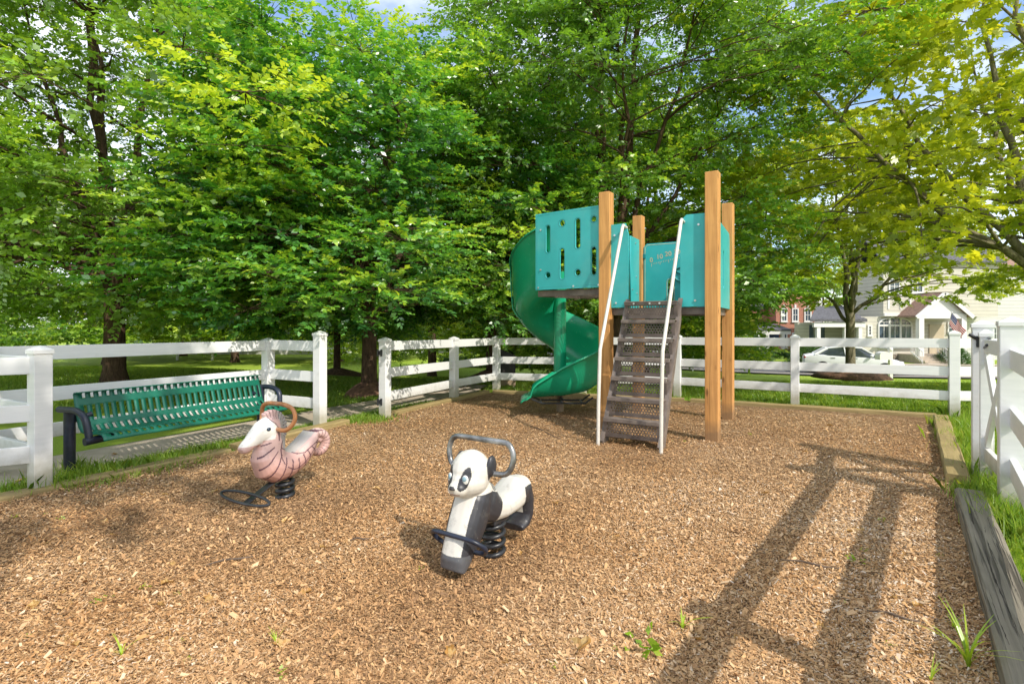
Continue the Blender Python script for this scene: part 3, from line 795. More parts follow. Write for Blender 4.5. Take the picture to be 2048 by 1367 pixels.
for s in (-1, 1):
    mb = MB(); x = s * (lw + .004)
    a = [(-.03, .05), (tread * NR + .04, 1.69), (tread * NR + .04, 1.45), (.16, .03), (-.03, .03)]
    o1 = [LP(x - .004, t, z) for t, z in a]; o2 = [LP(x + .004, t, z) for t, z in a]
    # front edge follows the treads' nosing line
    mb.rings([o1, o2]); mb.build('stringer', M['brown_plastisol'], PS)
    mb = MB(); mb.beam(LP(x, -.035, .06), LP(x, tread * NR + .02, 1.70), .05, .012, up=(ld * -1 + up(.5))); mb.build('stringer_flange', M['brown_plastisol'], PS)
bolts_t = [(-.2, 1.64), (0.0, 1.64), (.12, 1.64)]
for s, z in bolts_t:
    c = LP(s, (NR - 1) * tread - .012, z); MB().cyl(c, c - ld * .012, .012, 10).build('bolt', M['bolt'], PS, smooth=50)
for s, foot, top_ in ((-1, G(1196, 893), V3(sub(pA, pC, .205), 2.62)), (1, G(1322, 911), V3(sub(pA, pC, .75), 2.62))):
    n_ = V3(Vector((uV.y, -uV.x)), 0)
    tp = top_ + n_ * .13
    bend = Vector((foot.x, foot.y, 1.10)) + ld * .06
    pts_ = [foot - up(.05), foot + up(.5) + ld * .015, bend - up(.12) - ld * .01, bend, bend + (tp - bend) * .06]
    pts_ += [bend + (tp - bend) * k for k in (.3, .6, .9, .985)] + [tp + n_ * -.02 + up(.012), top_ + n_ * .05, top_]
    MB().tube(pts_, .0205, 12).build('handrail', M['pipe_white'], PS, smooth=60)

# spiral slide
SL = empty('spiral_slide', (0.75, 8.45, 0), 0, 'green plastic spiral slide curling down beside the tower', 'slide')
K = Vector((0.75, 8.45))
def zfl(t): return float(np.interp(t, [0, .10, .23, .36, .48, .62, .75, .88, 1], [1.83, 1.70, 1.46, 1.17, .92, .66, .48, .38, .33]))
def hwl(t): return float(np.interp(t, [0, .06, .22, .4, .7, .85, .95, 1], [1.0, 1.0, .90, .76, .70, .66, .52, .43]))
def flume():
    mb = MB(); rings = []; N = 96
    ph0, ph1 = R(-100), R(-452)
    for i in range(N + 1):
        t = i / N; ph = ph0 + (ph1 - ph0) * t
        z = zfl(t)
        Hw = hwl(t)
        Hi = np.interp(t, [0, .25, 1], [.5, .38, .30])
        prof = [(.085, Hi), (.095, Hi * .5), (.13, .09), (.20, .02), (.32, 0), (.44, 0), (.56, .025), (.655, .10), (.715, .22), (.738, .22 + (Hw - .22) * .45 if Hw > .24 else Hw), (.75, max(Hw, .23)), (.775, max(Hw, .23) + .012), (.79, max(Hw, .23) - .012)]
        rings.append([V3(K + Vector((math.cos(ph), math.sin(ph))) * r, z + dz) for r, dz in prof])
    # straight run-out to the left
    ph = ph1
    tang = Vector((math.sin(ph1), -math.cos(ph1))); 
    for k, (dd, zf, hw) in enumerate(((.12, .325, .36), (.24, .318, .29), (.36, .31, .225), (.42, .307, .17), (.455, .305, .05), (.50, .30, .02), (.56, .285, .012), (.60, .26, .005))):
        prof = [(.085, hw * .9), (.095, hw * .5), (.13, min(.09, hw * .5)), (.20, min(.02, hw * .2)), (.32, 0), (.44, 0), (.56, min(.025, hw * .2)), (.655, min(.10, hw * .45)), (.715, hw * .75), (.738, hw * .9), (.75, hw), (.775, hw + .01), (.79, hw - .01)]
        rings.append([V3(K + Vector((math.cos(ph), math.sin(ph))) * r + tang * dd, zf + dz) for r, dz in prof])
    mb.rings(rings, closed=False)
    return mb.build('flume', M['slide'], SL, smooth=180, solid=.016)
flume()
mb = MB(); mb.cyl(V3(K, .30), V3(K, 2.2), .098, 24).build('centre_column', M['slide'], SL, smooth=50)
# flange joint half way down
for tt in (.25, .62):
    ph = R(-100) + (R(-452) - R(-100)) * tt; z = zfl(tt); hw = hwl(tt)
    prof = [(.60, .055), (.66, .095), (.724, .21), (.75, .22 + (hw - .22) * .45), (.763, hw)]
    rs = []
    for dph in (-.035, -.03, .03, .035):
        lift = 0 if abs(dph) > .032 else .016
        rs.append([V3(K + Vector((math.cos(ph + dph), math.sin(ph + dph))) * (r + .010 + lift), z - .0042 * 0 - dph * -.24 + dz) for r, dz in prof])
    MB().rings(rs, closed=False).build('joint_flange', M['slide'], SL, smooth=50, solid=.006)
mb = MB(); mb.cyl(V3(K, -.05), V3(K, .31), .057, 16).build('support_post', M['tan_board'], SL, smooth=50)
mb = MB()
fr = V3(K + Vector((-.02, -.42)), .27)
for k in (-.16, .16):
    mb.tube([fr + Vector((-.45, k, .03)), fr + Vector((-.30, k, -.035)), fr + Vector((.34, k, -.035)), fr + Vector((.45, k, .05))], .014, 6)
for xx in (-.3, 0, .3): mb.tube([fr + Vector((xx, -.16, -.035)), fr + Vector((xx, .16, -.035))], .014, 6)
mb.tube([fr + Vector((.05, .16, -.035)), V3(K, .25)], .016, 6)
mb.build('under_frame', M['black_metal'], SL)
mb = MB()
lipc = K + Vector((-.60, -.42))
# ------------------------------------------------------------------ spring riders
def remeshed(mb, vox, smooth_it=8, decim=None):
    me = bpy.data.meshes.new('t'); me.from_pydata(mb.v, [], mb.f); me.update()
    o = bpy.data.objects.new('t', me); COL.objects.link(o)
    m = o.modifiers.new('r', 'REMESH'); m.mode = 'VOXEL'; m.voxel_size = vox
    s = o.modifiers.new('s', 'SMOOTH'); s.iterations = smooth_it; s.factor = 0.5
    out = bpy.data.meshes.new_from_object(o.evaluated_get(bpy.context.evaluated_depsgraph_get()))
    bpy.data.objects.remove(o)
    out.polygons.foreach_set('use_smooth', [True] * len(out.polygons))
    return out
def loft(mb, pts, n=18, expo=2.4):
    """(x, z, half width, half height) sections along a side-view path, super-ellipse sections"""
    rings = []
    for i, (x, z, hw, hh) in enumerate(pts):
        a = pts[max(i - 1, 0)]; b = pts[min(i + 1, len(pts) - 1)]
        tx, tz = b[0] - a[0], b[1] - a[1]; l = math.hypot(tx, tz); nx_, nz_ = -tz / l, tx / l
        ring = []
        for k in range(n):
            ph = 2 * math.pi * k / n; c, s = math.cos(ph), math.sin(ph)
            yy = hw * math.copysign(abs(c) ** (2 / expo), c); hh_ = hh * math.copysign(abs(s) ** (2 / expo), s)
            ring.append((x + nx_ * hh_, yy, z + nz_ * hh_))
        rings.append(ring)
    mb.rings(rings)
def paint(me, fn, name='Col'):
    co = np.empty(len(me.vertices) * 3, np.float32); me.vertices.foreach_get('co', co); co = co.reshape(-1, 3)
    col = fn(co)
    at = me.color_attributes.new(name, 'FLOAT_COLOR', 'POINT')
    at.data.foreach_set('color', np.concatenate([col, np.ones((len(col), 1))], 1).astype(np.float32).ravel())
def m_vcol(name, rough, dirtcol, amt):
    t = NT(name); a = t.new('Attribute'); a.attribute_name = 'Col'; v = t.coord()
    n = t.noise(v, 22, 7, 0.65)
    k = t.ramp(n, [(0.56, (0, 0, 0)), (0.72, (1, 1, 1))])
    c = t.mix(t.math('MULTIPLY', k, amt), a.outputs['Color'], dirtcol)
    sp = t.ramp(t.noise(v, 75, 3, 0.6), [(0.70, (0, 0, 0)), (0.74, (1, 1, 1))])
    c = t.mix(t.math('MULTIPLY', sp, 0.45), c, (0.62, 0.58, 0.5))
    return t.done(t.pbsdf(c, t.math('ADD', t.math('MULTIPLY', n, .3), rough - .15), t.bump(t.noise(v, 60, 4), .08, .003)))
def spring(parent, z0, z1, r, wire, turns, name='spring'):
    pts = []; N = int(turns * 22)
    for i in range(N + 1):
        t = i / N; a = 2 * math.pi * turns * t
        pts.append((r * math.cos(a), r * math.sin(a), z0 + (z1 - z0) * t))
    return MB().tube(pts, wire, 9).build(name, M['black_metal'], parent, world=False, smooth=60)
def round_path(pts, rad=.05, n=5):
    P = [Vector(p) for p in pts]; out = [P[0]]
    for a, b, c in zip(P, P[1:], P[2:]):
        r = min(rad, (a - b).length * .49, (c - b).length * .49)
        s = b + (a - b).normalized() * r; e = b + (c - b).normalized() * r
        for i in range(n + 1):
            t = i / n; out.append(s * (1 - t) ** 2 + b * 2 * t * (1 - t) + e * t * t)
    return out + [P[-1]]

# panda
pz = G(986, 1118)
pa_ = empty('panda_spring_rider', (pz.x, pz.y, 0.0), math.atan2(-.83, -.55), 'black and white panda rocking rider on a coil spring, nearest the camera', 'spring rider', 'spring riders')
mb = MB()
loft(mb, [(-.315, .335, .07, .05), (-.29, .35, .092, .085), (-.22, .352, .106, .098), (-.13, .325, .110, .080), (-.03, .312, .110, .070), (.07, .335, .110, .090), (.14, .38, .108, .125), (.19, .42, .095, .115)])
loft(mb, [(.13, .50, .085, .075), (.19, .40, .108, .10), (.25, .29, .108, .095), (.31, .19, .095, .08), (.355, .115, .085, .062), (.375, .075, .078, .035)])
loft(mb, [(-.25, .38, .104, .070), (-.290, .29, .102, .054), (-.292, .20, .098, .044), (-.262, .150, .092, .040), (-.20, .132, .085, .028)])
mb.ellipsoid((.215, .0, .565), (.126, .112, .128)); mb.ellipsoid((.235, 0, .53), (.122, .112, .095))
mb.ellipsoid((.325, 0, .505), (.055, .062, .048)); mb.ellipsoid((.37, 0, .515), (.02, .024, .017))
for s in (-1, 1): mb.ellipsoid((.165, s * .108, .605), (.040, .022, .062))
me = remeshed(mb, .0046, 16)
def panda_col(p):
    x, y, z = p[:, 0], p[:, 1], p[:, 2]; ay = np.abs(y)
    wh = np.array([.60, .575, .52]); bk = np.array([.030, .030, .036]); gr = np.array([.36, .36, .35])
    col = np.tile(wh, (len(p), 1))
    e = np.zeros(len(p))
    # eye patches (teardrops leaning outwards)
    for s in (-1, 1):
        u = (y - s * .051) / .026; w = (z - .563) / .060
        e = np.maximum(e, np.where((x > .25) & (z > .48), 1.0 - (u - s * .25 * w) ** 2 * (1 + .7 * np.clip(w, 0, 2)) - w ** 2, 0))
    k_eye = e > 0
    k_ear = (ay > .100) & (((x - .165) / .044) ** 2 + ((z - .595) / .075) ** 2 < 1.0)
    k_nose = (x > .378) & (z > .508) & (ay < .020)
    # shoulder bands running down the side of the front leg
    edge = .10 + 1.05 * np.clip(.40 - z, 0, 1)
    sh = (ay > .066 + .05 * np.clip(z - .36, 0, 1)) & (z < .455 - .35 * np.clip(.13 - x, 0, 1)) & (x > .035 + .42 * np.clip(.40 - z, -.2, 1)) & (z < .46)
    foot = (x > .22) & (z < .165 - .5 * (.05 - np.minimum(ay, .05)) * 0)
    rear = ((x < -.200 - .10 * np.clip(.2 - z, 0, 1) * -1.0) & (z < .395) & (ay > .05)) | ((x < -.15) & (z < .215))
    for k in (sh, rear): col[k] = bk
    col[foot] = np.array([.085, .087, .095])
    col[k_eye] = bk; col[k_ear] = bk; col[k_nose] = bk
    seat = np.clip(1 - ((x + .08) / .17) ** 2, 0, 1) * np.clip((z - .36) / .03, 0, 1) * np.clip(1 - (ay / .11) ** 2, 0, 1) * (x < .1)
    col = col * (1 - .6 * seat[:, None]) + gr * .6 * seat[:, None]
    mouth = (x > .33) & (np.abs(z - (.480 + .25 * (ay - .03) ** 2 * 10)) < .004) & (ay < .038)
    col[mouth] = np.array([.35, .22, .18])
    return col
paint(me, panda_col)
me.materials.append(m_vcol('panda_paint', .42, (.16, .15, .13), .38))
bd = link_mesh('body', me, pa_)
for s in (-1, 1):
    r_ = Quaternion((0, 0, 1), s * .42).to_matrix()
    e_ = MB().ellipsoid((.329, s * .052, .555), (.010, .019, .029), rot=r_).build('eye', m_paint('panda_eye_white', (.62, .62, .58), .3, .02, 3, 0), bd, world=False, smooth=180)
    MB().ellipsoid((.335, s * .052, .563), (.007, .013, .015), rot=r_).build('pupil', m_paint('panda_pupil', (.22, .34, .40), .25, .02, 3, 0), e_, world=False, smooth=180)
hp = round_path([(.16, -.10, .565), (.14, -.205, .56), (.125, -.235, .66), (.12, -.20, .735), (.12, .20, .735), (.125, .235, .66), (.14, .205, .56), (.16, .10, .565)], .075, 6)
MB().tube(hp, .0165, 10).build('handlebar', M['steel'], pa_, world=False, smooth=60)
fp = round_path([(.30, -.07, .17), (.28, -.15, .165), (.32, -.185, .215), (.375, -.14, .265), (.375, .14, .265), (.32, .185, .215), (.28, .15, .165), (.30, .07, .17)], .06, 6)
MB().tube(fp, .013, 10).build('footrest', M['navy_metal'], pa_, world=False, smooth=60)
sp_ = spring(pa_, -.01, .235, .064, .0145, 4.6)
MB().box((0, 0, .245), (.15, .13, .025)).build('mounting_plate', M['black_metal'], pa_, world=False, bevel=.004)

# seahorse
sz = G(570, 1000)
sh_ = empty('seahorse_spring_rider', (sz.x, sz.y, 0.0), math.atan2(-.866, -.5), 'pink seahorse rocking rider with curled tail on a coil spring', 'spring rider', 'spring riders')
mb = MB()
loft(mb, [(.20, .44, .07, .06), (.205, .385, .095, .075), (.16, .32, .112, .115), (.09, .285, .118, .12), (.0, .285, .118, .11), (-.09, .32, .118, .10), (-.17, .385, .112, .09), (-.225, .455, .10, .065), (-.25, .505, .09, .03)], 18, 2.1)
loft(mb, [(.14, .36, .10, .12), (.135, .44, .085, .115), (.125, .52, .078, .105), (.13, .59, .07, .095), (.14, .655, .05, .06)])
loft(mb, [(.07, .585, .062, .095), (.14, .595, .078, .10), (.205, .575, .072, .085), (.26, .542, .058, .062), (.305, .510, .049, .047), (.340, .485, .046, .042), (.362, .470, .042, .034), (.376, .462, .034, .022)])
# crest: ridged fan over the crown and down the nape
for k in range(13):
    a = R(62) + R(150) * k / 12
    c = (.125 + .132 * math.cos(a), .575 + .16 * math.sin(a))
    b = (.125 + .05 * math.cos(a), .575 + .05 * math.sin(a))
    loft(mb, [(b[0], b[1], .034, .024), ((b[0] + c[0]) / 2, (b[1] + c[1]) / 2, .036, .023), (c[0], c[1], .026, .016)], 10, 2)
# curled tail
tp = [(-.15, .37), (-.20, .43), (-.245, .475)]
for k in range(30):
    t = k / 29; a = R(105) - R(430) * t; r = .098 * (1 - .66 * t)
    tp.append((-.315 - r * math.cos(a), .385 + r * math.sin(a)))
n_t = len(tp)
mb2 = [(x, z, .058 * (1 - .62 * i / n_t), .046 * (1 - .60 * i / n_t)) for i, (x, z) in enumerate(tp)]
loft(mb, mb2, 14, 2)
me = remeshed(mb, .0052, 6)
def seah_col(p):
    x, y, z = p[:, 0], p[:, 1], p[:, 2]; ay = np.abs(y)
    pk = np.array([.54, .32, .29]); pl_ = np.array([.60, .42, .39]); wh = np.array([.74, .72, .67]); dk = np.array([.085, .035, .055]); rs = np.array([.44, .22, .17])
    g = np.clip((z - .22) / .25, 0, 1)[:, None]
    col = rs * (1 - g) + pl_ * g
    col = col * .75 + pk * .25
    # seat worn grey
    seat = (z > .365 + np.clip(np.abs(x + .06) - .02, 0, 1) * .55) & (x < .09) & (x > -.27) & (ay < .075)
    col[seat] = np.array([.40, .37, .35])
    # head mask
    hd = (x > .105 + .9 * np.clip(z - .60, 0, 1)) & (z > .44 + .0 * x) & (z + .0 * x < .70 - .35 * np.clip(x - .16, -1, 1)) & (x - .13 > -(z - .56) * .3) & (z > .585 - 1.5 * np.clip(x - .10, 0, .06)) & ((x > .23) | (z > .52))
    col[hd] = wh
    edge = np.abs(x - (.108 + .9 * np.clip(z - .60, 0, 1))) < .0045
    ln = edge & (z > .50) & (z < .67) & (ay > .03)
    # belly / neck line along the side
    vx = np.clip((x + .25) / .42, 0, 1)
    mid = np.where(x < .06, .262 + 1.9 * np.clip(-x - .02, 0, 1) ** 1.6 + .9 * np.clip(x - 0.0, 0, 1) ** 1.2, 10)
    ln |= (np.abs(z - mid) < .0045) & (ay > .07) & (z < .47)
    nk = .075 + .35 * np.clip(.42 - z, 0, 1) * 0
    ln |= (np.abs(x - (.10 - 2.6 * (z - .40) ** 2)) < .0045) & (z > .315) & (z < .50) & (ay > .045)
    sd_ = np.where(x < .10, .372 + np.clip(np.abs(x + .07) - .03, 0, 1) * .52, 10)
    ln |= (np.abs(z - sd_) < .004) & (ay > .06) & (z < .52)
    # ribs: rays from a centre above the seat
    ang = np.degrees(np.arctan2(z - .56, x + .02)); rad = np.hypot(x + .02, z - .56)
    rib = (np.abs(((ang + 180) % 13) - 6.5) < 12.5 * .06 / np.maximum(rad, .1) * .24 + .36) & (rad > .2) & (z < .50) & (z < mid + .075) & (ay > .03) & (x < .30) & (x > -.245) & ~((z > sd_))
    ln |= rib & ~hd
    # crest grooves
    a2 = np.degrees(np.arctan2(z - .585, x - .135)); r2 = np.hypot(x - .135, z - .585)
    cr = (r2 > .075) & (a2 > 55) | ((r2 > .075) & (a2 < -140))
    g2 = (np.abs(((a2 - 62) % 12.5) - 6.25) < 1.1) & (r2 > .085) & (((a2 > 60)) | (a2 < -135)) & (z > .50)
    ln |= g2 & ~hd
    # tail rings
    a3 = np.degrees(np.arctan2(z - .40, x + .315)); r3 = np.hypot(x + .315, z - .40)
    ln |= (x < -.25) & (np.abs(((a3 + 180) % 24) - 12) < 1.7) & (r3 > .03) & (z < .52)
    col[ln] = dk
    mouth = (np.abs(z - (.455 + .32 * (x - .385) * -1 - .0)) < .0035) & (x > .27) & hd
    col[mouth] = np.array([.3, .2, .18])
    return col
paint(me, seah_col)
me.materials.append(m_vcol('seahorse_paint', .46, (.33, .24, .21), .55))
bd = link_mesh('body', me, sh_)
for s in (-1, 1):
    e_ = MB().ellipsoid((.195, s * .0715, .602), (.018, .011, .014)).build('eye', m_paint('seahorse_eye', (.03, .05, .08), .2, .02, 3, 0), bd, world=False, smooth=180)
hp = round_path([(.13, -.055, .595), (.10, -.15, .575), (.06, -.205, .66), (.065, -.19, .745), (.075, -.10, .775), (.075, .10, .775), (.065, .19, .745), (.06, .205, .66), (.10, .15, .575), (.13, .055, .595)], .06, 6)
MB().tube(hp, .0165, 10).build('handlebar', M['rust_steel'], sh_, world=False, smooth=60)
fp = [(.345 + .042 * math.sin(a), .28 * math.cos(a), .115 - .022 * math.sin(a)) for a in np.linspace(0, 2 * math.pi, 32, endpoint=False)]
MB().tube(fp, .011, 10, loop=True).build('footrest', M['black_metal'], sh_, world=False, smooth=60)
MB().beam((.05, 0, .20), (.345, 0, .07), .06, .012).build('footrest_arm', M['black_metal'], sh_, world=False, bevel=.003)
spring(sh_, -.01, .19, .060, .017, 4.2)

# ------------------------------------------------------------------ bench
bL = 2.02
b0_ = G(146, 952); rzb = math.atan2(LD.y, LD.x)
bn = empty('park_bench', (b0_.x, b0_.y, 0), rzb, 'dark green slotted metal bench with navy tube arms in front of the fence', 'bench')
# local: x along the bench, -y towards the play area
prof = [(.02, .755), (.055, .755), (.07, .738), (.05, .67), (.025, .585), (.0, .505), (-.025, .445), (-.07, .405), (-.14, .395), (-.25, .400), (-.36, .412), (-.42, .41), (-.45, .385), (-.455, .36)]
# resample profile finely
pp = [Vector((0, a, b)) for a, b in prof]; seg = []
for a, b in zip(pp, pp[1:]):
    k = max(1, int((b - a).length / .0125))
    seg += [a.lerp(b, i / k) for i in range(k)]
seg.append(pp[-1]); cum = [0]
for a, b in zip(seg, seg[1:]): cum.append(cum[-1] + (b - a).length)
TL = cum[-1]
def slot_at(s):   # slotted zones along the profile
    for a, b in ((.04, .105), (.17, .31), (.365, .465), (.53, .66), (.72, .80)):
        if a < s < b: return True
    return False
mb = MB(); pitch = .068; nsl = int((bL - .10) / pitch); xs_ = [.0]
x = (bL - nsl * pitch) / 2
cols = []
xs_ = [0.02, .05]
for i in range(nsl):
    s0 = x + i * pitch; cols.append((s0, s0 + .041)); cols.append((s0 + .041, s0 + pitch))
xs_ = sorted(set([0.03] + [round(a, 4) for c in cols for a in c] + [bL - .03]))
base = len(mb.v); nX = len(xs_)
for p in seg: mb.v += [(xx, p.y, p.z) for xx in xs_]
for j in range(len(seg) - 1):
    s = (cum[j] + cum[j + 1]) / 2
    for i in range(nX - 1):
        mid_ = (xs_[i] + xs_[i + 1]) / 2
        is_slot = (((mid_ - x) % pitch) > .041) and x < mid_ < x + nsl * pitch and slot_at(s)
        if not is_slot:
            a = j * nX + i; mb.f.append((a, a + 1, a + nX + 1, a + nX))
mb.build('slotted_seat', M['bench_green'], bn, world=False, smooth=40, solid=.008)
for s, xx in ((1, 0), (-1, bL)):
    MB().tube([(xx, .06, -.05), (xx, .06, .605)], .046, 14).build('leg', M['navy_metal'], bn, world=False, smooth=50)
    ap = round_path([(xx - s * .02, .20, .60), (xx - s * .02, -.12, .612), (xx - s * .02, -.26, .56), (xx, -.285, .36)], .12, 6)
    MB().tube(ap, .030, 12).build('armrest', M['navy_metal'], bn, world=False, smooth=50)
    MB().tube([(xx - s * .04, -.285, .35), (xx + s * .22, -.285, .365)], .036, 12).build('seat_bracket', M['navy_metal'], bn, world=False, smooth=50)
    MB().tube([(xx + s * .02, .055, .50), (xx + s * .16, .015, .55)], .026, 10).build('back_bracket', M['navy_metal'], bn, world=False, smooth=50)
# dark slant-topped box behind the corner post
bx_ = G(1013, 774); 
ub = empty('utility_box', (bx_.x, bx_.y, 0), .2, 'dark slant-topped box on a tan base behind the fence corner', 'utility box')
mb = MB(); w_ = .17
mb.rings([[(-w_, -.15, .26), (-w_, .15, .26), (-w_, .15, .86), (-w_, -.15, .84)], [(w_, -.15, .26), (w_, .15, .26), (w_, .15, .70), (w_, -.15, .70)]])
mb.rings([[(-.02, -.15, .86), (-.02, .15, .86), (-.02, .15, .862), (-.02, -.15, .862)]] * 1 + [[(w_, -.15, .71), (w_, .15, .71), (w_, .15, .712), (w_, -.15, .712)]])
mb.build('cabinet', M['dark_board'], ub, world=False, bevel=.006)
MB().box((0, 0, .12), (.345, .31, .275)).build('base', M['tan_board'], ub, world=False, bevel=.006)
# ------------------------------------------------------------------ trees
def norm(a): return a / np.maximum(np.linalg.norm(a, axis=-1, keepdims=True), 1e-9)
def leaf_arrays(P, D, L, nleaf, llen, lw, rng, kind='oval', droop=.12, flat=.5, toff=0.0):
    """leaves set alternately along flattish sprays; returns verts, tint per leaf, verts per leaf"""
    N = len(P); upv = np.array([0, 0, 1.0])
    S = norm(np.cross(D, upv + rng.normal(0, flat * .5, (N, 3)))); U = np.cross(S, D)
    vs = []; ts = []
    stint = rng.normal(0, .15, N) + toff
    for j in range(nleaf):
        t = (j + .6) / nleaf + rng.uniform(-.3, .3, N) / nleaf
        pos = P + D * (L * t)[:, None] - upv * (droop * L * t * t)[:, None]
        sg = (1 if j % 2 else -1)
        fwd = .45 + .5 * (j / nleaf) ** 3
        d = norm(D * fwd + S * sg * .8 * (1 if j < nleaf - 1 else .1) + rng.normal(0, .28, (N, 3)) - upv * .12)
        n = norm(U + rng.normal(0, flat, (N, 3))); w = norm(np.cross(n, d)); n = np.cross(d, w)
        ln = llen * rng.uniform(.5, 1.32, N)[:, None] * (1 - .25 * t[:, None]); wd = lw / llen * ln * rng.uniform(.85, 1.15, N)[:, None]
        if kind == 'oval':
            q = [pos, pos + d * ln * .48 + w * wd * .5 + n * wd * .16, pos + d * ln - n * wd * .1, pos + d * ln * .48 - w * wd * .5 + n * wd * .16]
        else:   # palmate, five points
            pt = lambda a, b, c=0: pos + d * ln * a + w * wd * b + n * wd * c
            q = [pt(0, 0), pt(.02, .30, .05), pt(.28, .62, .0), pt(.42, .28, .1), pt(.72, .50, .02), pt(.68, .16, .1), pt(1, 0, -.05), pt(.68, -.16, .1), pt(.72, -.50, .02), pt(.42, -.28, .1), pt(.28, -.62, 0), pt(.02, -.30, .05)]
        vs.append(np.stack(q, 1)); ts.append(np.clip(.42 + stint + rng.normal(0, .12, N) + .22 * (t - .5), 0, 1))
    V = np.stack(vs, 1); k = V.shape[2]
    return V.reshape(-1, 3), np.stack(ts, 1).ravel(), k

def quad_bez(a, b, c, n):
    t = np.linspace(0, 1, n)[:, None]
    return a * (1 - t) ** 2 + b * 2 * t * (1 - t) + c * t * t

def make_tree(name, seed, H, Rc, zb, trunk_r, fork, nstem, nbough, nspray, nleaf, llen, lw, leafmat, barkmat, kind='oval', spread=1.0,
              bough=(1.15, .38), shell=.45, arch=.5, spray_len=.55, profile=((0, .88), (.12, 1.0), (.45, 1.0), (.75, .80), (.92, .5), (1, .2)), gap=0.0, lean=(0, 0), keep=None, hbias=1.1):
    rng = np.random.default_rng(seed)
    wood = MB(); stems = []; spts = []; srad = []
    top0 = np.array([lean[0] * fork, lean[1] * fork, fork])
    # trunk with a root flare
    tp = [(0, 0, -.25), (0, 0, .0), (lean[0] * .15, lean[1] * .15, .25), (lean[0] * fork * .5 + rng.normal(0, .02), lean[1] * fork * .5, fork * .55), tuple(top0), (top0[0], top0[1], fork + .35)]
    wood.tube(tp, [trunk_r * 1.75, trunk_r * 1.45, trunk_r * 1.1, trunk_r * .98, trunk_r * .95, trunk_r * .6], 12)
    prx, pry = zip(*profile)
    for i in range(nstem):
        az = 2 * math.pi * (i + rng.uniform(-.3, .3)) / nstem
        ring = i % 3
        rad = Rc * (.18 + .26 * ring) * rng.uniform(.85, 1.15) * spread
        ht = zb + (H - zb) * (.92 - .16 * ring) * rng.uniform(.92, 1.04)
        z0 = fork * rng.uniform(.72, 1.02)
        a = np.array([lean[0] * z0, lean[1] * z0, z0]); c = np.array([rad * math.cos(az), rad * math.sin(az), ht])
        b = np.array([rad * math.cos(az) * (.25 + .5 * arch), rad * math.sin(az) * (.25 + .5 * arch), z0 + (ht - z0) * (.52 - .12 * arch)])
        p = quad_bez(a, b, c, 12) + np.concatenate([np.zeros((1, 3)), rng.normal(0, .06, (11, 3))])
        r = np.linspace(trunk_r * (.62 - .08 * ring), .018, 12)
        wood.tube([tuple(x) for x in p], list(r), 7); stems.append(p); spts.append(p[1:]); srad.append(r[1:])
    spts = np.concatenate(spts); srad = np.concatenate(srad)
    # bough centres through the crown
    C = []
    tries = 0
    while len(C) < nbough and tries < 60000:
        tries += 1
        hf = rng.random() ** hbias; rr = np.interp(hf, prx, pry) * Rc; az = rng.uniform(0, 2 * math.pi)
        q = rr * (shell + (1 - shell) * rng.random() ** .7) if rng.random() < .8 else rr * rng.random() ** .5
        q *= 1 + .14 * math.sin(3 * az + seed) + .08 * math.sin(7 * az + 5 * hf)
        c = np.array([q * math.cos(az), q * math.sin(az), zb + (H - zb) * hf])
        if gap and math.sin(c[0] * 1.3 + seed) * math.sin(c[1] * 1.5) * math.sin(c[2] * 1.7 + 1) > gap: continue
        if keep and not keep(c): continue
        m = bough[0] * .62
        if any(((c - o) * np.array([1, 1, 1.9]) @ ((c - o) * np.array([1, 1, 1.9]))) < m * m for o in C): continue
        C.append(c)
    P = []; D = []; TO = []
    for c in C:
        d = np.linalg.norm((spts - c) * np.array([1, 1, .8]), axis=1) + np.where(spts[:, 2] > c[2] - .15, 2.5, 0)
        k = int(np.argmin(d)); a = spts[k]
        b = (a + c) / 2 + np.array([0, 0, .25 * np.linalg.norm(c - a) * arch])
        p = quad_bez(a, b, c, 7); p[1:-1] += rng.normal(0, .03, (5, 3))
        r0 = min(srad[k] * .6, .012 + .011 * np.linalg.norm(c - a))
        wood.tube([tuple(x) for x in p], list(np.linspace(r0, .007, 7)), 5, caps=False)
        out = c * np.array([1, 1, 0]); out = out / max(np.linalg.norm(out), .3)
        n = int(nspray * rng.uniform(.7, 1.3)); e = rng.normal(0, 1, (n, 3)); e = norm(e) * (rng.random((n, 1)) ** .45)
        off = e * np.array([bough[0], bough[0], bough[1]])
        off[:, 2] -= .10 * (off[:, :2] ** 2).sum(1) / bough[0]
        pp = c + off * .8
        dd = norm(norm(off) * .8 + out * .7 + rng.normal(0, .3, (n, 3)) + np.array([0, 0, .08]))
        dd[:, 2] *= .6; dd = norm(dd)
        P.append(pp); D.append(dd); TO.append(np.full(n, rng.normal(-.04, .15)) + .16 * off[:, 2] / bough[1] + .10 * (np.linalg.norm(off[:, :2], axis=1) / bough[0] - .5))  # sunlit bough tops painted into the tint; tone per bough is random
        # twigs inside the bough
        for q in range(0, n, 4):
            wood.tube([tuple(c + off[q] * .05), tuple(c + off[q] * .5 + np.array([0, 0, .03])), tuple(pp[q])], [.008, .005, .003], 3, caps=False)
    P = np.concatenate(P); D = np.concatenate(D); L = spray_len * rng.uniform(.6, 1.25, len(P))
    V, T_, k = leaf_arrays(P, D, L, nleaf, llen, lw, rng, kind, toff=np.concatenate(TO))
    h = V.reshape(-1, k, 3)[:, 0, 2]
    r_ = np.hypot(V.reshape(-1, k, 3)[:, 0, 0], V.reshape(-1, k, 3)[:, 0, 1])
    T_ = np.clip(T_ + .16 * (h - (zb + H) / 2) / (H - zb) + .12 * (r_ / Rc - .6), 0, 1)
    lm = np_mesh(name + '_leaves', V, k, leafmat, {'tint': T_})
    wm = bpy.data.meshes.new(name + '_wood'); wm.from_pydata(wood.v, [], wood.f); wm.materials.append(barkmat)
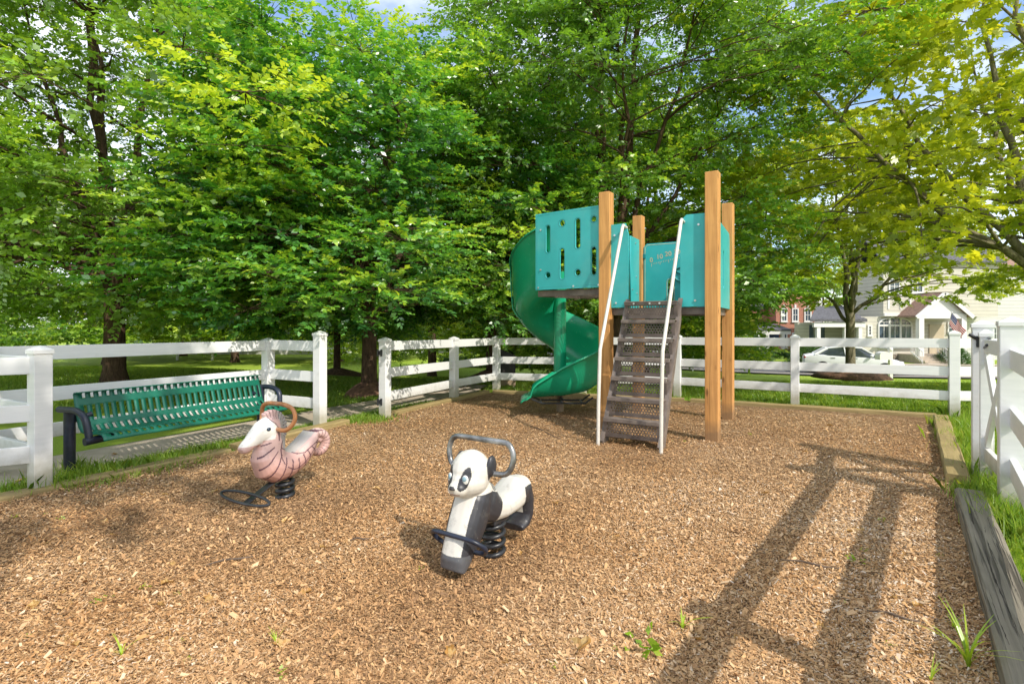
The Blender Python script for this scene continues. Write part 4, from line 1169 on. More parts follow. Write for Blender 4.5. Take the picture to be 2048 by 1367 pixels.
    wm.polygons.foreach_set('use_smooth', [True] * len(wm.polygons)); wm.update()
    return wm, lm

def plant_tree(proto, x, y, rz, scale, label, group=None, name='shade_tree', z=None, cat='tree'):
    wm, lm = proto
    t = empty(name, (x, y, (gz(x, y) if z is None else z)), rz, label, cat, group)
    t.scale = scale if isinstance(scale, tuple) else (scale,) * 3
    link_mesh('trunk', wm, t); link_mesh('crown', lm, t); return t

TA = make_tree('elm_a', 11, 9.6, 4.7, 1.40, .185, 2.0, 9, 245, 48, 20, .110, .068, M['leaf'], M['bark'], hbias=1.3, keep=lambda c: c[2] < 5.2 or c[0] * math.cos(.4) - c[1] * math.sin(.4) < 2.5)
TB = make_tree('elm_b', 23, 7.9, 3.6, 1.75, .14, 2.1, 8, 160, 47, 20, .108, .067, M['leaf'], M['bark'], keep=lambda c: not (c[0] * math.cos(1.2) - c[1] * math.sin(1.2) > 1.3 and c[0] * math.sin(1.2) + c[1] * math.cos(1.2) < .3))
TC = make_tree('elm_c', 37, 11.0, 5.5, 1.9, .17, 1.9, 12, 275, 47, 20, .110, .068, M['leaf'], M['bark'], spread=.85, arch=.35, keep=lambda c: c[0] * math.sin(2.1) + c[1] * math.cos(2.1) > (-3.0 if c[2] < 6 else -4.5) and c[0] * math.cos(2.1) - c[1] * math.sin(2.1) < (2.9 if c[2] < 5.5 else 4.3) and c[0] * math.cos(2.1) - c[1] * math.sin(2.1) > (-4.4 if c[2] < 6 else -3.5))
TF = make_tree('elm_far', 41, 9.0, 4.4, 1.0, .18, 2.0, 7, 120, 28, 16, .18, .12, M['leaf_far'], M['bark'])
GT = 'tall green shade trees on the lawn'
plant_tree(TA, -7.95, 10.8, .4, 1.0, 'tall dense green tree with a thick trunk behind the left fence', GT)
plant_tree(TB, -2.78, 10.5, 1.2, (1.0, 1.0, .85), 'leafy green tree whose straight trunk stands between the two entrance posts', GT)
plant_tree(TC, 2.5, 13.2, 2.1, 1.0, 'largest green tree, many rising stems, crown filling the sky behind the playset', GT)
plant_tree(TB, -0.55, 14.6, 3.9, (1.0, 1.0, .95), 'green tree whose dark trunk rises right behind the fence corner post', GT)
plant_tree(TA, -22.0, 18.5, 2.5, 1.05, 'dense green tree behind the trees at the far left of the lawn', GT)
plant_tree(TB, -6.0, 18.5, .2, .8, 'green tree in a ring of bark mulch out on the left lawn', GT)
for x, y, rz, s, l in ((-12.5, 39, 1.0, 1.2, 'distant green tree in the row beyond the left lawn, leftmost'), (-4.0, 27, 2.2, 1.15, 'distant green tree on the lawn seen between the entrance posts'), (2.2, 25, 3.1, .9, 'distant green tree behind the slide'), (5.2, 22.5, 1.1, 1.25, 'tall green tree directly behind the many stemmed one'),
                       (-27, 36, 4.0, 1.4, 'distant green tree at the far left edge of the lawn'), (-19.5, 38, 2.0, 1.35, 'distant green tree seen through the left tree'), (7.2, 29, 5.0, .95, 'distant green tree seen under the deck of the playset'), (-9.5, 44, .7, 1.2, 'far tree across the street at the left'), (-2.5, 60, 1.7, 1.3, 'far tree beyond the parked red car'),
                       (-28, 46, 2.9, 1.4, 'far tree line crown beyond the left houses'), (14, 60, 3.3, 1.4, 'far tree behind the brick house'), (40, 70, 2.3, 1.5, 'far tree rising behind the beige house')):
    plant_tree(TF, x, y, rz, s, l, 'distant trees beyond the lawn')
# plane trees on the right
S1 = make_tree('plane_a', 51, 9.6, 4.9, 2.8, .165, 2.35, 6, 115, 21, 9, .19, .19, M['leaf_plane'], M['bark_plane'], 'palm', 1.0, (1.0, .36), .35, .55, .6, gap=.35, hbias=.8, keep=lambda c: c[2] > 4.6 or math.hypot(c[0], c[1]) < 2.1 or c[0] * math.cos(.3) - c[1] * math.sin(.3) > 1.0)
S2 = make_tree('plane_b', 63, 10.5, 6.4, 2.6, .19, 2.9, 11, 175, 25, 9, .165, .165, M['leaf_plane'], M['bark_plane'], 'palm', 1.25, (1.05, .34), .35, .75, .65, gap=.22)
GP = 'yellow-green plane trees on the right'
t1 = G(1701, 746, -.55)
plant_tree(S1, t1.x, t1.y, .3, 1.0, 'plane tree with mottled trunk in a mulch mound in front of the white car', GP, 'plane_tree', z=-.6)
plant_tree(S2, 11.3, 11.3, 1.9, 1.0, 'nearer plane tree at the right edge, long bare limbs reaching over the fence', GP, 'plane_tree')
S3 = make_tree('plane_c', 71, 14.0, 2.3, 10.0, .16, 8.0, 5, 34, 20, 9, .165, .165, M['leaf_plane'], M['bark_plane'], 'palm', .5, (.9, .34), .2, .4, .55)
plant_tree(S3, 2.15, -4.3, 4.4, 1.0, 'plane tree behind the photographer that dapples the bench with shade', GP, 'plane_tree')
# mulch rings round the trunks
for (x, y, r, l, zz) in ((t1.x, t1.y, 1.35, 'mound of dark mulch around the foot of the plane tree', -.6), (-6.0, 18.5, 1.1, 'ring of dark mulch around a tree on the left lawn', None), (-.55, 14.6, .8, 'ring of mulch at the tree behind the corner post', None), (-2.78, 10.5, .55, 'bare mulch ring at the tree between the entrance posts', None)):
    mb = MB(); rings = []; rr = random.Random(int(x * 10)); z = gz(x, y) if zz is None else zz
    for k, h in ((1.0, -.12), (.8, .06), (.5, .19), (.15, .30)):
        rings.append([(x + r * k * math.cos(a) * rr.uniform(.92, 1.08), y + r * k * math.sin(a) * rr.uniform(.92, 1.08), z + h) for a in np.linspace(0, 2 * math.pi, 24, endpoint=False)])
    tag(mb.rings(rings).build('mulch_mound', M['bark_mulch'], smooth=180), l, 'mulch mound', 'mulch around tree trunks')

# shrubs: leaf shells round a few stems
def make_shrub(seed, rx, ry, h, n, llen, lw, mat, cone=False):
    rng = np.random.default_rng(seed)
    e = norm(rng.normal(0, 1, (n, 3))) * (rng.random((n, 1)) ** .25); e[:, 2] = np.abs(e[:, 2])
    if cone: e[:, :2] *= (1.05 - .85 * e[:, 2:3])
    P = e * np.array([rx, ry, h]) * (1 + .08 * np.sin(e[:, :1] * 9 + seed)); D = norm(e * np.array([1, 1, .6]) + rng.normal(0, .35, (n, 3)) + np.array([0, 0, .3]))
    V, T_, k = leaf_arrays(P, D, np.full(n, llen * 2.2), 6, llen, lw, rng, 'oval', .05, .7)
    w = MB()
    for i in range(0, n, max(1, n // 40)): w.tube([(0, 0, -.05), tuple(P[i] * .5), tuple(P[i])], [.02, .012, .005], 4, caps=False)
    wm = bpy.data.meshes.new('shrub_wood'); wm.from_pydata(w.v, [], w.f); wm.materials.append(M['bark'])
    return wm, np_mesh('shrub_leaves', V, k, mat, {'tint': T_})
def plant_shrub(proto, p, rz, label, name='shrub', group='shrubs in front of the houses', s=1.0):
    t = empty(name, p, rz, label, 'shrub', group); t.scale = (s,) * 3 if not isinstance(s, tuple) else s
    link_mesh('stems', proto[0], t); link_mesh('foliage', proto[1], t)
# ------------------------------------------------------------------ houses across the street
def part_box(name, mat, parent, c, size, bevel=0): return MB().box(c, size).build(name, mat, parent, bevel=bevel)
def window(parent, x0, x1, z0, z1, y, nx_=2, nz_=2, fw=.09, hood=False):
    cx, cz = (x0 + x1) / 2, (z0 + z1) / 2
    fr = MB()
    for xx in (x0, x1): fr.box((xx, y - .04, cz), (fw, .09, z1 - z0 + fw))
    for zz in (z0, z1): fr.box((cx, y - .04, zz), (x1 - x0 - fw, .09, fw))
    for i in range(1, nx_): fr.box((x0 + (x1 - x0) * i / nx_, y - .03, cz), (.035, .06, z1 - z0 - fw))
    for i in range(1, nz_): fr.box((cx, y - .028, z0 + (z1 - z0) * i / nz_), (x1 - x0 - fw, .055, .04))
    w = fr.build('window', M['trim'], parent)
    MB().box((cx, y - .012, cz), (x1 - x0, .02, z1 - z0)).build('pane', M['glass'], w)
    MB().box((cx, y - .075, z0 - fw * .5 - .03), (x1 - x0 + .2, .12, .05)).build('sill', M['trim'], w)
    if hood: MB().box((cx, y - .05, z1 + fw * .5 + .16), (.14, .1, .3)).build('keystone', M['trim'], w)
    return w
def prism_roof(name, mat, parent, x0, x1, y0, y1, z0, z1, axis='x', over=.3, th=.12):
    """gable roof with ridge along axis"""
    mb = MB()
    if axis == 'y':   # ridge runs away from the viewer
        xm = (x0 + x1) / 2
        for s, xa in ((-1, x0 - over), (1, x1 + over)):
            za = z0 - over * (z1 - z0) / ((x1 - x0) / 2)
            mb.rings([[(xa, y0 - over, za), (xm, y0 - over, z1), (xm, y0 - over, z1 + th), (xa, y0 - over, za + th)], [(xa, y1, za), (xm, y1, z1), (xm, y1, z1 + th), (xa, y1, za + th)]])
    else:
        ym = (y0 + y1) / 2
        for ya in (y0 - over, y1 + over):
            za = z0 - over * (z1 - z0) / ((y1 - y0) / 2)
            mb.rings([[(x0 - over, ya, za), (x0 - over, ym, z1), (x0 - over, ym, z1 + th), (x0 - over, ya, za + th)], [(x1 + over, ya, za), (x1 + over, ym, z1), (x1 + over, ym, z1 + th), (x1 + over, ya, za + th)]])
    return mb.build(name, mat, parent)
HB_ = 39.0; k_ = HB_ / FPX
X = lambda px: (px - CX) * k_
Z = lambda py: CAMH + (HY - py) * k_
gh = -1.38
hb = empty('beige_house', (X(1800), HB_, gh), 0, 'beige clapboard house with big arched window and gabled porch across the street', 'house')
yF = HB_
part_box('wall', M['siding'], hb, ((X(1722) + X(1905)) / 2, yF + 1.5, (gh + Z(633)) / 2), (X(1905) - X(1722), 3, Z(633) - gh))
part_box('wall', M['siding'], hb, ((X(1762) + X(1990)) / 2, yF + 1.6, (Z(633) + Z(520)) / 2 + .002), (X(1990) - X(1762), 3.7, Z(520) - Z(633)))
part_box('wall', M['siding_white'], hb, ((X(1905) + X(2110)) / 2 + .01, yF + 3.0, (gh + Z(530)) / 2), (X(2110) - X(1905), 3, Z(530) - gh))
prism_roof('roof', M['shingle'], hb, X(1762), X(1990), yF - .3, yF + 3.5, Z(520), Z(470), 'x')
prism_roof('roof', M['shingle_brown'], hb, X(1905), X(2110), yF + 1.5, yF + 4.5, Z(530), Z(490), 'x')
part_box('stone_base', M['stone'], hb, ((X(1722) + X(1905)) / 2, yF - .05, gh + .25), (X(1905) - X(1722) - .05, .16, .6))
part_box('band_board', M['trim'], hb, ((X(1762) + X(1905)) / 2, yF - .30, Z(629)), (X(1905) - X(1762), .14, .22))
for a in (1772, 1796, 1815, 1838, 1862): part_box('panel_trim', M['trim'], hb, (X(a), yF - .27, Z(602)), (.13, .05, Z(588) - Z(620)))
part_box('panel_trim', M['trim'], hb, ((X(1765) + X(1870)) / 2, yF - .265, Z(588)), (X(1870) - X(1765), .05, .14))
window(hb, X(1773), X(1793), Z(588), Z(558), yF - .25); window(hb, X(1819), X(1839), Z(585), Z(556), yF - .25); window(hb, X(1940), X(1962), Z(600), Z(565), yF + 1.5); window(hb, X(2000), X(2022), Z(600), Z(565), yF + 1.5); window(hb, X(2005), X(2040), Z(690), Z(645), yF + 1.5, 3, 2)
window(hb, X(1735.5), X(1742), Z(670), Z(651), yF, 1, 3, .1)
# arched window
wx0, wx1, wz0, wzs, wzt = X(1756), X(1822), Z(696), Z(650), Z(634)
fr = MB(); cxw = (wx0 + wx1) / 2; hw_ = (wx1 - wx0) / 2
arc = [(cxw - hw_ * math.cos(a), wzs + (wzt - wzs) * math.sin(a)) for a in np.linspace(0, math.pi, 15)]
fr.tube([(x, yF - .05, z) for x, z in [(wx0, wz0)] + arc + [(wx1, wz0), (wx0, wz0)]], .065, 6)
for f_ in (1 / 3, 2 / 3):
    xx = wx0 + (wx1 - wx0) * f_; fr.box((xx, yF - .05, (wz0 + wzs + .5) / 2), (.13, .08, wzs - wz0 + .48))
fr.box((cxw, yF - .048, wzs - .02), (wx1 - wx0, .075, .13)); fr.box((cxw, yF - .046, (wz0 + wzs) / 2 - .1), (wx1 - wx0, .06, .05))
for f_ in (1 / 6, 1 / 2, 5 / 6):
    fr.box((wx0 + (wx1 - wx0) * f_, yF - .04, (wz0 + wzs) / 2 + .1), (.03, .05, wzs - wz0 + .3))
fr.box((cxw, yF - .041, wzs + .22), (wx1 - wx0 - .2, .05, .03))
aw = fr.build('arched_window', M['trim'], hb)
pm_ = MB().add([(x, yF - .015, z) for x, z in [(wx1, wz0), (wx0, wz0)] + arc], [tuple(range(17))])
pm_.build('pane', M['glass'], aw)
# side porch at the left
xl0, xl1 = X(1628), X(1722)
part_box('porch_wall', M['siding'], hb, ((xl0 + xl1) / 2, yF + 2.45, (gh + Z(645)) / 2), (xl1 - xl0, .5, Z(645) - gh))
mb = MB(); z0_, z1_ = Z(643), Z(615)
mb.rings([[(xl0 - .5, yF - .4, z0_), (xl0 - .5, yF - .4, z0_ + .18), (xl0 + 1.6, yF + 2.6, z1_ + .2), (xl0 + 1.6, yF + 2.6, z1_)], [(xl1 + .2, yF - .4, z0_ + .0), (xl1 + .2, yF - .4, z0_ + .18), (xl1 + .2, yF + 2.6, z1_ + .2), (xl1 + .2, yF + 2.6, z1_)]])
mb.build('porch_roof', M['shingle'], hb)
part_box('porch_beam', M['trim'], hb, ((xl0 + xl1) / 2, yF - .15, Z(649)), (xl1 - xl0 + .3, .25, .35))
for px_ in (1634, 1689, 1717): part_box('porch_column', M['trim'], hb, (X(px_), yF - .1, (gh + Z(653)) / 2), (.26, .26, Z(653) - gh))
mb = MB()
for a in np.linspace(X(1692), X(1719), 9): mb.box((a, yF - .05, Z(694)), (.05, .05, Z(684) - Z(704)))
mb.box(((X(1692) + X(1719)) / 2, yF - .05, Z(683)), (X(1719) - X(1692), .08, .08)); mb.build('porch_railing', M['trim'], hb)
part_box('dark_panel', M['glass'], hb, ((X(1652) + X(1684)) / 2, yF + 2.17, Z(668)), (X(1684) - X(1652), .06, Z(655) - Z(690)))  # dark glossy sheet set against the porch wall
# entry porch with gable
k_ = 37.0 / FPX
ex0, ex1 = X(1836), X(1932)
prism_roof('porch_roof', M['shingle_brown'], hb, ex0, ex1, yF - 2.0, yF + .2, Z(628), Z(588), 'y', .25)
mb = MB().rings([[(ex0, yF - 1.98, Z(628)), (ex1, yF - 1.98, Z(628)), ((ex0 + ex1) / 2, yF - 1.98, Z(589))], [(ex0, yF - 1.9, Z(628)), (ex1, yF - 1.9, Z(628)), ((ex0 + ex1) / 2, yF - 1.9, Z(589))]])
mb.build('gable_face', M['trim'], hb)
mb = MB()
for xa in (ex0 - .3, ex1 + .3): mb.beam((xa, yF - 2.27, Z(628) - .22), ((ex0 + ex1) / 2, yF - 2.27, Z(588) + .07), .06, .24, up=(0, 0, 1))
mb.build('rake_board', M['trim'], hb)
part_box('porch_beam', M['trim'], hb, ((ex0 + ex1) / 2, yF - 1.9, Z(632)), (ex1 - ex0, .3, .32))
for px_ in (1842, 1927): part_box('porch_column', M['trim'], hb, (X(px_), yF - 1.9, (gh + Z(636)) / 2), (.34, .34, Z(636) - gh))
part_box('porch_floor', M['concrete'], hb, ((ex0 + ex1) / 2, yF - .95, gh + .3), (ex1 - ex0, 2.1, .6))
k_ = HB_ / FPX
dr = part_box('front_door', M['door'], hb, (X(1872), yF - .03, gh + 1.65), (1.05, .08, 2.1))
window(hb, X(1895), X(1920), Z(665), Z(645), yF - .002)
k_ = 36.8 / FPX
for i in range(4): part_box('step', M['concrete'], hb, (X(1858), yF - 2.2 - .3 * i, gh + .52 - .13 * i - .3 + .001 * i), (1.7, .3, .6))
for dx in (-1.05, .75):
    mb = MB(); a = Vector((X(1856) + dx, yF - 2.05, gh + 1.5)); b = Vector((X(1856) + dx - .3, yF - 3.5, gh + .9))
    mb.tube([a, b], .035, 6); mb.tube([a - up(.65), b - up(.65)], .03, 6)
    for t in np.linspace(0, 1, 9): p = a.lerp(b, t); mb.tube([p, p - up(.8)], .018, 5)
    mb.build('step_railing', M['trim'], hb)
k_ = HB_ / FPX
def m_flag():
    t = NT('flag_cloth'); uv = t.new('UVMap'); uv.uv_map = 'UVMap'; sx = t.new('SeparateXYZ'); t.link(uv.outputs[0], sx.inputs[0])
    st = t.math('GREATER_THAN', t.math('FRACT', t.math('MULTIPLY', sx.outputs['Y'], 6.5)), .5)
    c = t.mix(st, (.55, .02, .035), (.75, .74, .72))
    ct = t.math('MULTIPLY', t.math('LESS_THAN', sx.outputs['X'], .4), t.math('GREATER_THAN', sx.outputs['Y'], .4615))
    vs = t.new('TexVoronoi'); vs.inputs['Scale'].default_value = 1; vs.inputs['Randomness'].default_value = 0
    mp_ = t.new('Mapping'); mp_.inputs['Scale'].default_value = (15, 9, 1); t.link(uv.outputs[0], mp_.inputs[0]); t.link(mp_.outputs[0], vs.inputs['Vector'])
    stars = t.mix(t.math('LESS_THAN', vs.outputs['Distance'], .28), (.02, .03, .16), (.7, .7, .72))
    c = t.mix(ct, c, stars)
    d = t.new('BsdfDiffuse'); t.link(c, d.inputs[0]); tr = t.new('BsdfTranslucent'); t.link(c, tr.inputs[0]); m = t.new('MixShader'); m.inputs[0].default_value = .3
    t.link(d.outputs[0], m.inputs[1]); t.link(tr.outputs[0], m.inputs[2]); return t.done(m)
M['flag'] = m_flag()
def flag(p, label, L=1.45, Wd=.9, pole=1.7, ang=-.9):
    """flag hanging from a slanted wall pole"""
    f = empty('flag', p, 0, label, 'flag', 'national flags on the porches')
    d = Vector((-.25, -.55, .8)).normalized()
    b = Vector((0, 0, 0)); tip = d * pole
    MB().tube([b, tip], .02, 6).build('pole', M['trim'], f, world=False)
    MB().ellipsoid(tip, (.045, .045, .045), 8, 6).build('finial', M['trim'], f, world=False)
    nu, nv = 14, 10; me = bpy.data.meshes.new('cloth'); v = []; fa = []
    fall = Vector((.55, -.1, -.83)).normalized(); rng_ = random.Random(2)
    for i in range(nu + 1):
        for j in range(nv + 1):
            u, w = i / nu, j / nv
            a = tip - d * (Wd * (1 - w)) ; a = tip - d * (.04 + Wd * (1 - w))
            q = a + fall * (u * L) + Vector((.0, .10 * math.sin(u * 7 + w * 3) * u, 0)) + Vector((-.22 * (1 - w) * u * .6, 0, 0))
            v.append(q)
    for i in range(nu):
        for j in range(nv): a = i * (nv + 1) + j; fa.append((a, a + nv + 1, a + nv + 2, a + 1))
    me.from_pydata(v, [], fa); uvl = me.uv_layers.new(name='UVMap')
    for pl_ in me.polygons:
        for li in pl_.loop_indices:
            vi = me.loops[li].vertex_index; uvl.data[li].uv = ((vi // (nv + 1)) / nu, (vi % (nv + 1)) / nv)
    me.materials.append(M['flag']); me.polygons.foreach_set('use_smooth', [True] * len(me.polygons))
    link_mesh('cloth', me, f)
flag(AT(1894, 664, 36.9), 'striped national flag hanging from the porch column of the beige house')
# brick house
HB2 = 47.0; k_ = HB2 / FPX
b2 = empty('brick_house', (X(1570), HB2, gh), 0, 'red brick gabled house with white columned porch left of the beige house', 'house')
yF = HB2
part_box('wall', M['brick'], b2, ((X(1552) + X(1629)) / 2, yF + 1.5, (gh + Z(600)) / 2), (X(1629) - X(1552), 3, Z(600) - gh))
MB().rings([[(X(1552), yF + .01, Z(600)), (X(1629), yF + .01, Z(600)), (X(1590), yF + .01, Z(562))], [(X(1552), yF + 3, Z(600)), (X(1629), yF + 3, Z(600)), (X(1590), yF + 3, Z(562))]]).build('gable_wall', M['brick'], b2)
prism_roof('roof', M['trim'], b2, X(1552), X(1629), yF, yF + 3, Z(601), Z(562), 'y', .35, .3)
part_box('side_wall', M['siding_white'], b2, ((X(1629) + X(1650)) / 2 + .003, yF + 2, (gh + Z(600)) / 2), (X(1650) - X(1629), 3, Z(600) - gh))
part_box('wall', M['brick'], b2, ((X(1490) + X(1552)) / 2, yF + 3, (gh + Z(612)) / 2), (X(1552) - X(1490), 3, Z(612) - gh))
prism_roof('roof', M['shingle'], b2, X(1488), X(1552), yF + 1.6, yF + 4.4, Z(612), Z(585), 'x', .3)
for a, b in ((1562.5, 1573), (1584.5, 1595.5), (1609, 1621)):
    window(b2, X(a), X(b), Z(642), Z(617), yF, 2, 2, .1, True); window(b2, X(a), X(b), Z(694), Z(666), yF, 2, 2, .1, True)
k_ = 44.8 / FPX
mb = MB(); z0_, z1_ = Z(661), Z(647)
mb.rings([[(X(1494), yF - 2.4, z0_), (X(1494), yF - 2.4, z0_ + .12), (X(1500), yF + .9, z1_ + .12), (X(1500), yF + .9, z1_)], [(X(1580), yF - 2.4, z0_), (X(1580), yF - 2.4, z0_ + .12), (X(1580), yF + .9, z1_ + .12), (X(1580), yF + .9, z1_)]]); mb.build('porch_roof', M['shingle'], b2)
part_box('porch_beam', M['trim'], b2, ((X(1495) + X(1580)) / 2, yF - 2.2, Z(664)), (X(1580) - X(1495), .3, .35))
for px_ in (1498, 1516, 1534, 1565): part_box('porch_column', M['trim'], b2, (X(px_), yF - 2.2, (gh + Z(667)) / 2), (.26, .26, Z(667) - gh))
part_box('porch_floor', M['concrete'], b2, ((X(1495) + X(1580)) / 2, yF - 1.2, gh + .25), (X(1580) - X(1495), 2.6, .5))
for i in range(3): part_box('step', M['concrete'], b2, (X(1542), yF - 2.65 - .3 * i, gh + .4 - .13 * i - .25), (1.8, .3, .5))
part_box('front_door', m_paint('navy_door', (.03, .06, .16), .4, .1, 4, 0), b2, (X(1571), yF - .04, gh + 1.5), (1.0, .1, 2.1))
flag(AT(1548, 704, 44.5), 'small striped flag at the porch steps of the brick house', 1.4, .85, 1.5)
pc = empty('porch_chair', (X(1525), yF - 1.3, gh + .5), .3, 'dark porch chair with pale cushion on the brick house porch', 'chair')
mb = MB(); mb.box((0, 0, .4), (.7, .65, .1)); mb.box((0, .3, .72), (.7, .08, .6))
for sx_ in (-.31, .31):
    for sy_ in (-.28, .28): mb.box((sx_, sy_, .18), (.06, .06, .36))
    mb.box((sx_ * 1.12, 0, .62), (.07, .6, .05))
mb.build('frame', M['black_metal'], pc, world=False, bevel=.01); MB().box((0, .22, .68), (.5, .12, .42)).build('cushion', M['trim'], pc, world=False, bevel=.04)
k_ = HB_ / FPX
# other houses glimpsed between the trees
def plain_house(x0, x1, y, z0, h, label, wall, roofh=2.2, roof='shingle', nwin=3):
    h_ = empty('house', ((x0 + x1) / 2, y, z0), 0, label, 'house', 'houses glimpsed beyond the trees')
    part_box('wall', M[wall], h_, ((x0 + x1) / 2, y + 4, z0 + h / 2), (x1 - x0, 8, h))
    prism_roof('roof', M[roof], h_, x0, x1, y, y + 8, z0 + h, z0 + h + roofh, 'x')
    for i in range(nwin):
        c = x0 + (x1 - x0) * (i + .5) / nwin
        window(h_, c - .5, c + .5, z0 + .9, z0 + 2.3, y); window(h_, c - .5, c + .5, z0 + 3.5, z0 + 4.8, y)
    return h_
plain_house(-30, -17, 50, -1.9, 5.6, 'pale house glimpsed through the trees at the far left', 'siding_white')
plain_house(-15, -4, 62, -2.6, 5.6, 'white house glimpsed behind the left lawn trees', 'siding_white')
plain_house(3.0, 11, 112, -3.6, 5.6, 'small white house far down the street behind the slide', 'siding_white')
plain_house(-12, -1, 112, -3.6, 5.6, 'far beige house left of the parked red car', 'siding')
plain_house(37, 50, 46, -1.4, 5.8, 'white sided house at the far right behind the plane tree', 'siding_white')
# white deck railing glimpsed under the left tree
dk = empty('deck_railing', AT(390, 680, 40), 0, 'white picketed deck railing glimpsed under the left tree crown', 'railing')
mb = MB(); c = AT(390, 668, 40); wd = 70 * 40 / FPX
for a in np.linspace(-wd / 2, wd / 2, 22): mb.box((c.x + a, c.y, c.z), (.05, .05, .85))
mb.build('balusters', M['trim'], dk)
for zz in (.43, -.43): MB().box((c.x, c.y, c.z + zz), (wd, .1, .09)).build('rail', M['trim'], dk)
for a in (-wd / 2, wd / 2):
    zt = c.z + .6; zb_ = gz(c.x + a, c.y); MB().box((c.x + a, c.y, (zt + zb_) / 2), (.14, .14, zt - zb_)).build('post', M['trim'], dk)

# ------------------------------------------------------------------ vehicles
def car(p, rz, paint_, label, name='sedan_car'):
    r = empty(name, p, rz, label, 'car')
    st = [(-2.28, .42, .80, .70), (-2.22, .30, .93, .80), (-1.9, .24, 1.0, .87), (-1.3, .22, 1.0, .90), (-.5, .20, .96, .905), (.5, .20, .93, .905), (1.0, .21, .90, .90), (1.5, .22, .85, .88), (1.95, .24, .77, .83), (2.2, .28, .68, .74), (2.3, .36, .58, .62)]
    mb = MB(); rings = []
    for x, zb_, zt, hw in st:
        rings.append([(x, -hw * .93, zb_), (x, hw * .93, zb_), (x, hw, zb_ + .18), (x, hw, zt - .20), (x, hw * .96, zt - .06), (x, hw * .80, zt), (x, -hw * .80, zt), (x, -hw * .96, zt - .06), (x, -hw, zt - .20), (x, -hw, zb_ + .18)])
    mb.rings(rings); b = mb.build('body', paint_, r, world=False, smooth=35)
    gl = MB(); gs = [(-1.72, .96, .97, .70), (-1.05, .95, 1.36, .60), (-.5, .95, 1.42, .60), (.15, .93, 1.40, .60), (.45, .92, 1.33, .61), (1.15, .88, .91, .72)]
    rings = []
    for x, z0, z1, hw in gs: rings.append([(x, -.83, z0 - .04), (x, .83, z0 - .04), (x, .83, z0), (x, hw, z1), (x, -hw, z1), (x, -.83, z0)])
    gl.rings(rings); gl.build('windows', M['car_glass'], r, world=False, smooth=30)
    rf = MB(); rings = []
    for x, z1, hw in ((-1.15, 1.315, .61), (-.95, 1.39, .615), (-.5, 1.432, .62), (.15, 1.412, .62), (.42, 1.355, .62)): rings.append([(x, -hw, z1 - .03), (x, hw, z1 - .03), (x, hw - .06, z1 + .025), (x, -hw + .06, z1 + .025)])
    rf.rings(rings); rfo = rf.build('roof', paint_, r, world=False, smooth=40)
    for s in (-1, 1):
        mb = MB(); mb.tube([(1.15, s * .80, .91), (.42, s * .625, 1.35)], .035, 6); mb.tube([(-1.15, s * .61, 1.33), (-1.75, s * .78, .98)], .07, 6); mb.tube([(-.32, s * .83, .95), (-.38, s * .62, 1.41)], .035, 6); mb.tube([(.42, s * .625, 1.36), (-.4, s * .625, 1.425), (-1.15, s * .62, 1.335)], .03, 6)
        mb.build('pillar_trim', paint_, rfo, world=False, smooth=40)
        MB().ellipsoid((.82, s * .98, .98), (.09, .11, .07), 10, 6).build('mirror', paint_, r, world=False, smooth=180)
        MB().ellipsoid((2.13, s * .60, .64), (.15, .16, .08), 10, 6).build('headlight', M['lamp_glass'], r, world=False, smooth=180)
        MB().ellipsoid((-2.2, s * .64, .82), (.08, .17, .09), 10, 6).build('tail_light', M['lamp_red'], r, world=False, smooth=180)
        for k in (-.9, .12): MB().obox((k, s * .912, .84), (.10, 0, 0), (0, .014, 0), (0, 0, .016)).build('door_handle', M['rim'], r, world=False)
        for wx in (-1.38, 1.42):
            w = MB().tube([(wx, s * .70, .32), (wx, s * .74, .32), (wx, s * .90, .32), (wx, s * .915, .32)], [.29, .325, .325, .29], 24).build('tyre', M['tyre'], r, world=False, smooth=40)
            mb = MB(); mb.tube([(wx, s * .90, .32), (wx, s * .921, .32)], [.215, .2], 20); 
            for q in range(7):
                a = 2 * math.pi * q / 7; mb.obox((wx + .11 * math.cos(a), s * .925, .32 + .11 * math.sin(a)), (.10 * math.cos(a), 0, .10 * math.sin(a)), (0, .008, 0), (-.022 * math.sin(a), 0, .022 * math.cos(a)))
            mb.build('rim', M['rim'], w, world=False)
    mb = MB()
    for k in (-1, 1): mb.obox((2.275, k * .2, .50), (.03, 0, 0), (0, .15, 0), (0, 0, .07))
    mb.obox((2.27, 0, .36), (.03, 0, 0), (0, .45, 0), (0, 0, .05)); mb.build('grille', M['black_metal'], r, world=False)
    return r
cx_ = AT(1692, 746, 29.6)
car((cx_.x, 29.2, gz(cx_.x, 29.2) + .07), R(-25), M['car_white'], 'white sedan parked along the street behind the plane tree trunk')
c2 = AT(1037, 703, 88)
car((c2.x, 88, gz(c2.x, 88) + .07), R(70), M['car_red'], 'small red car parked far down the street left of the slide')
c3 = AT(1408, 727, 33)
car((c3.x - .6, 34.0, gz(c3.x, 34) + .07), math.atan2(-1.6, 10), M['car_white'], 'white car mostly hidden behind the wooden posts of the playset')

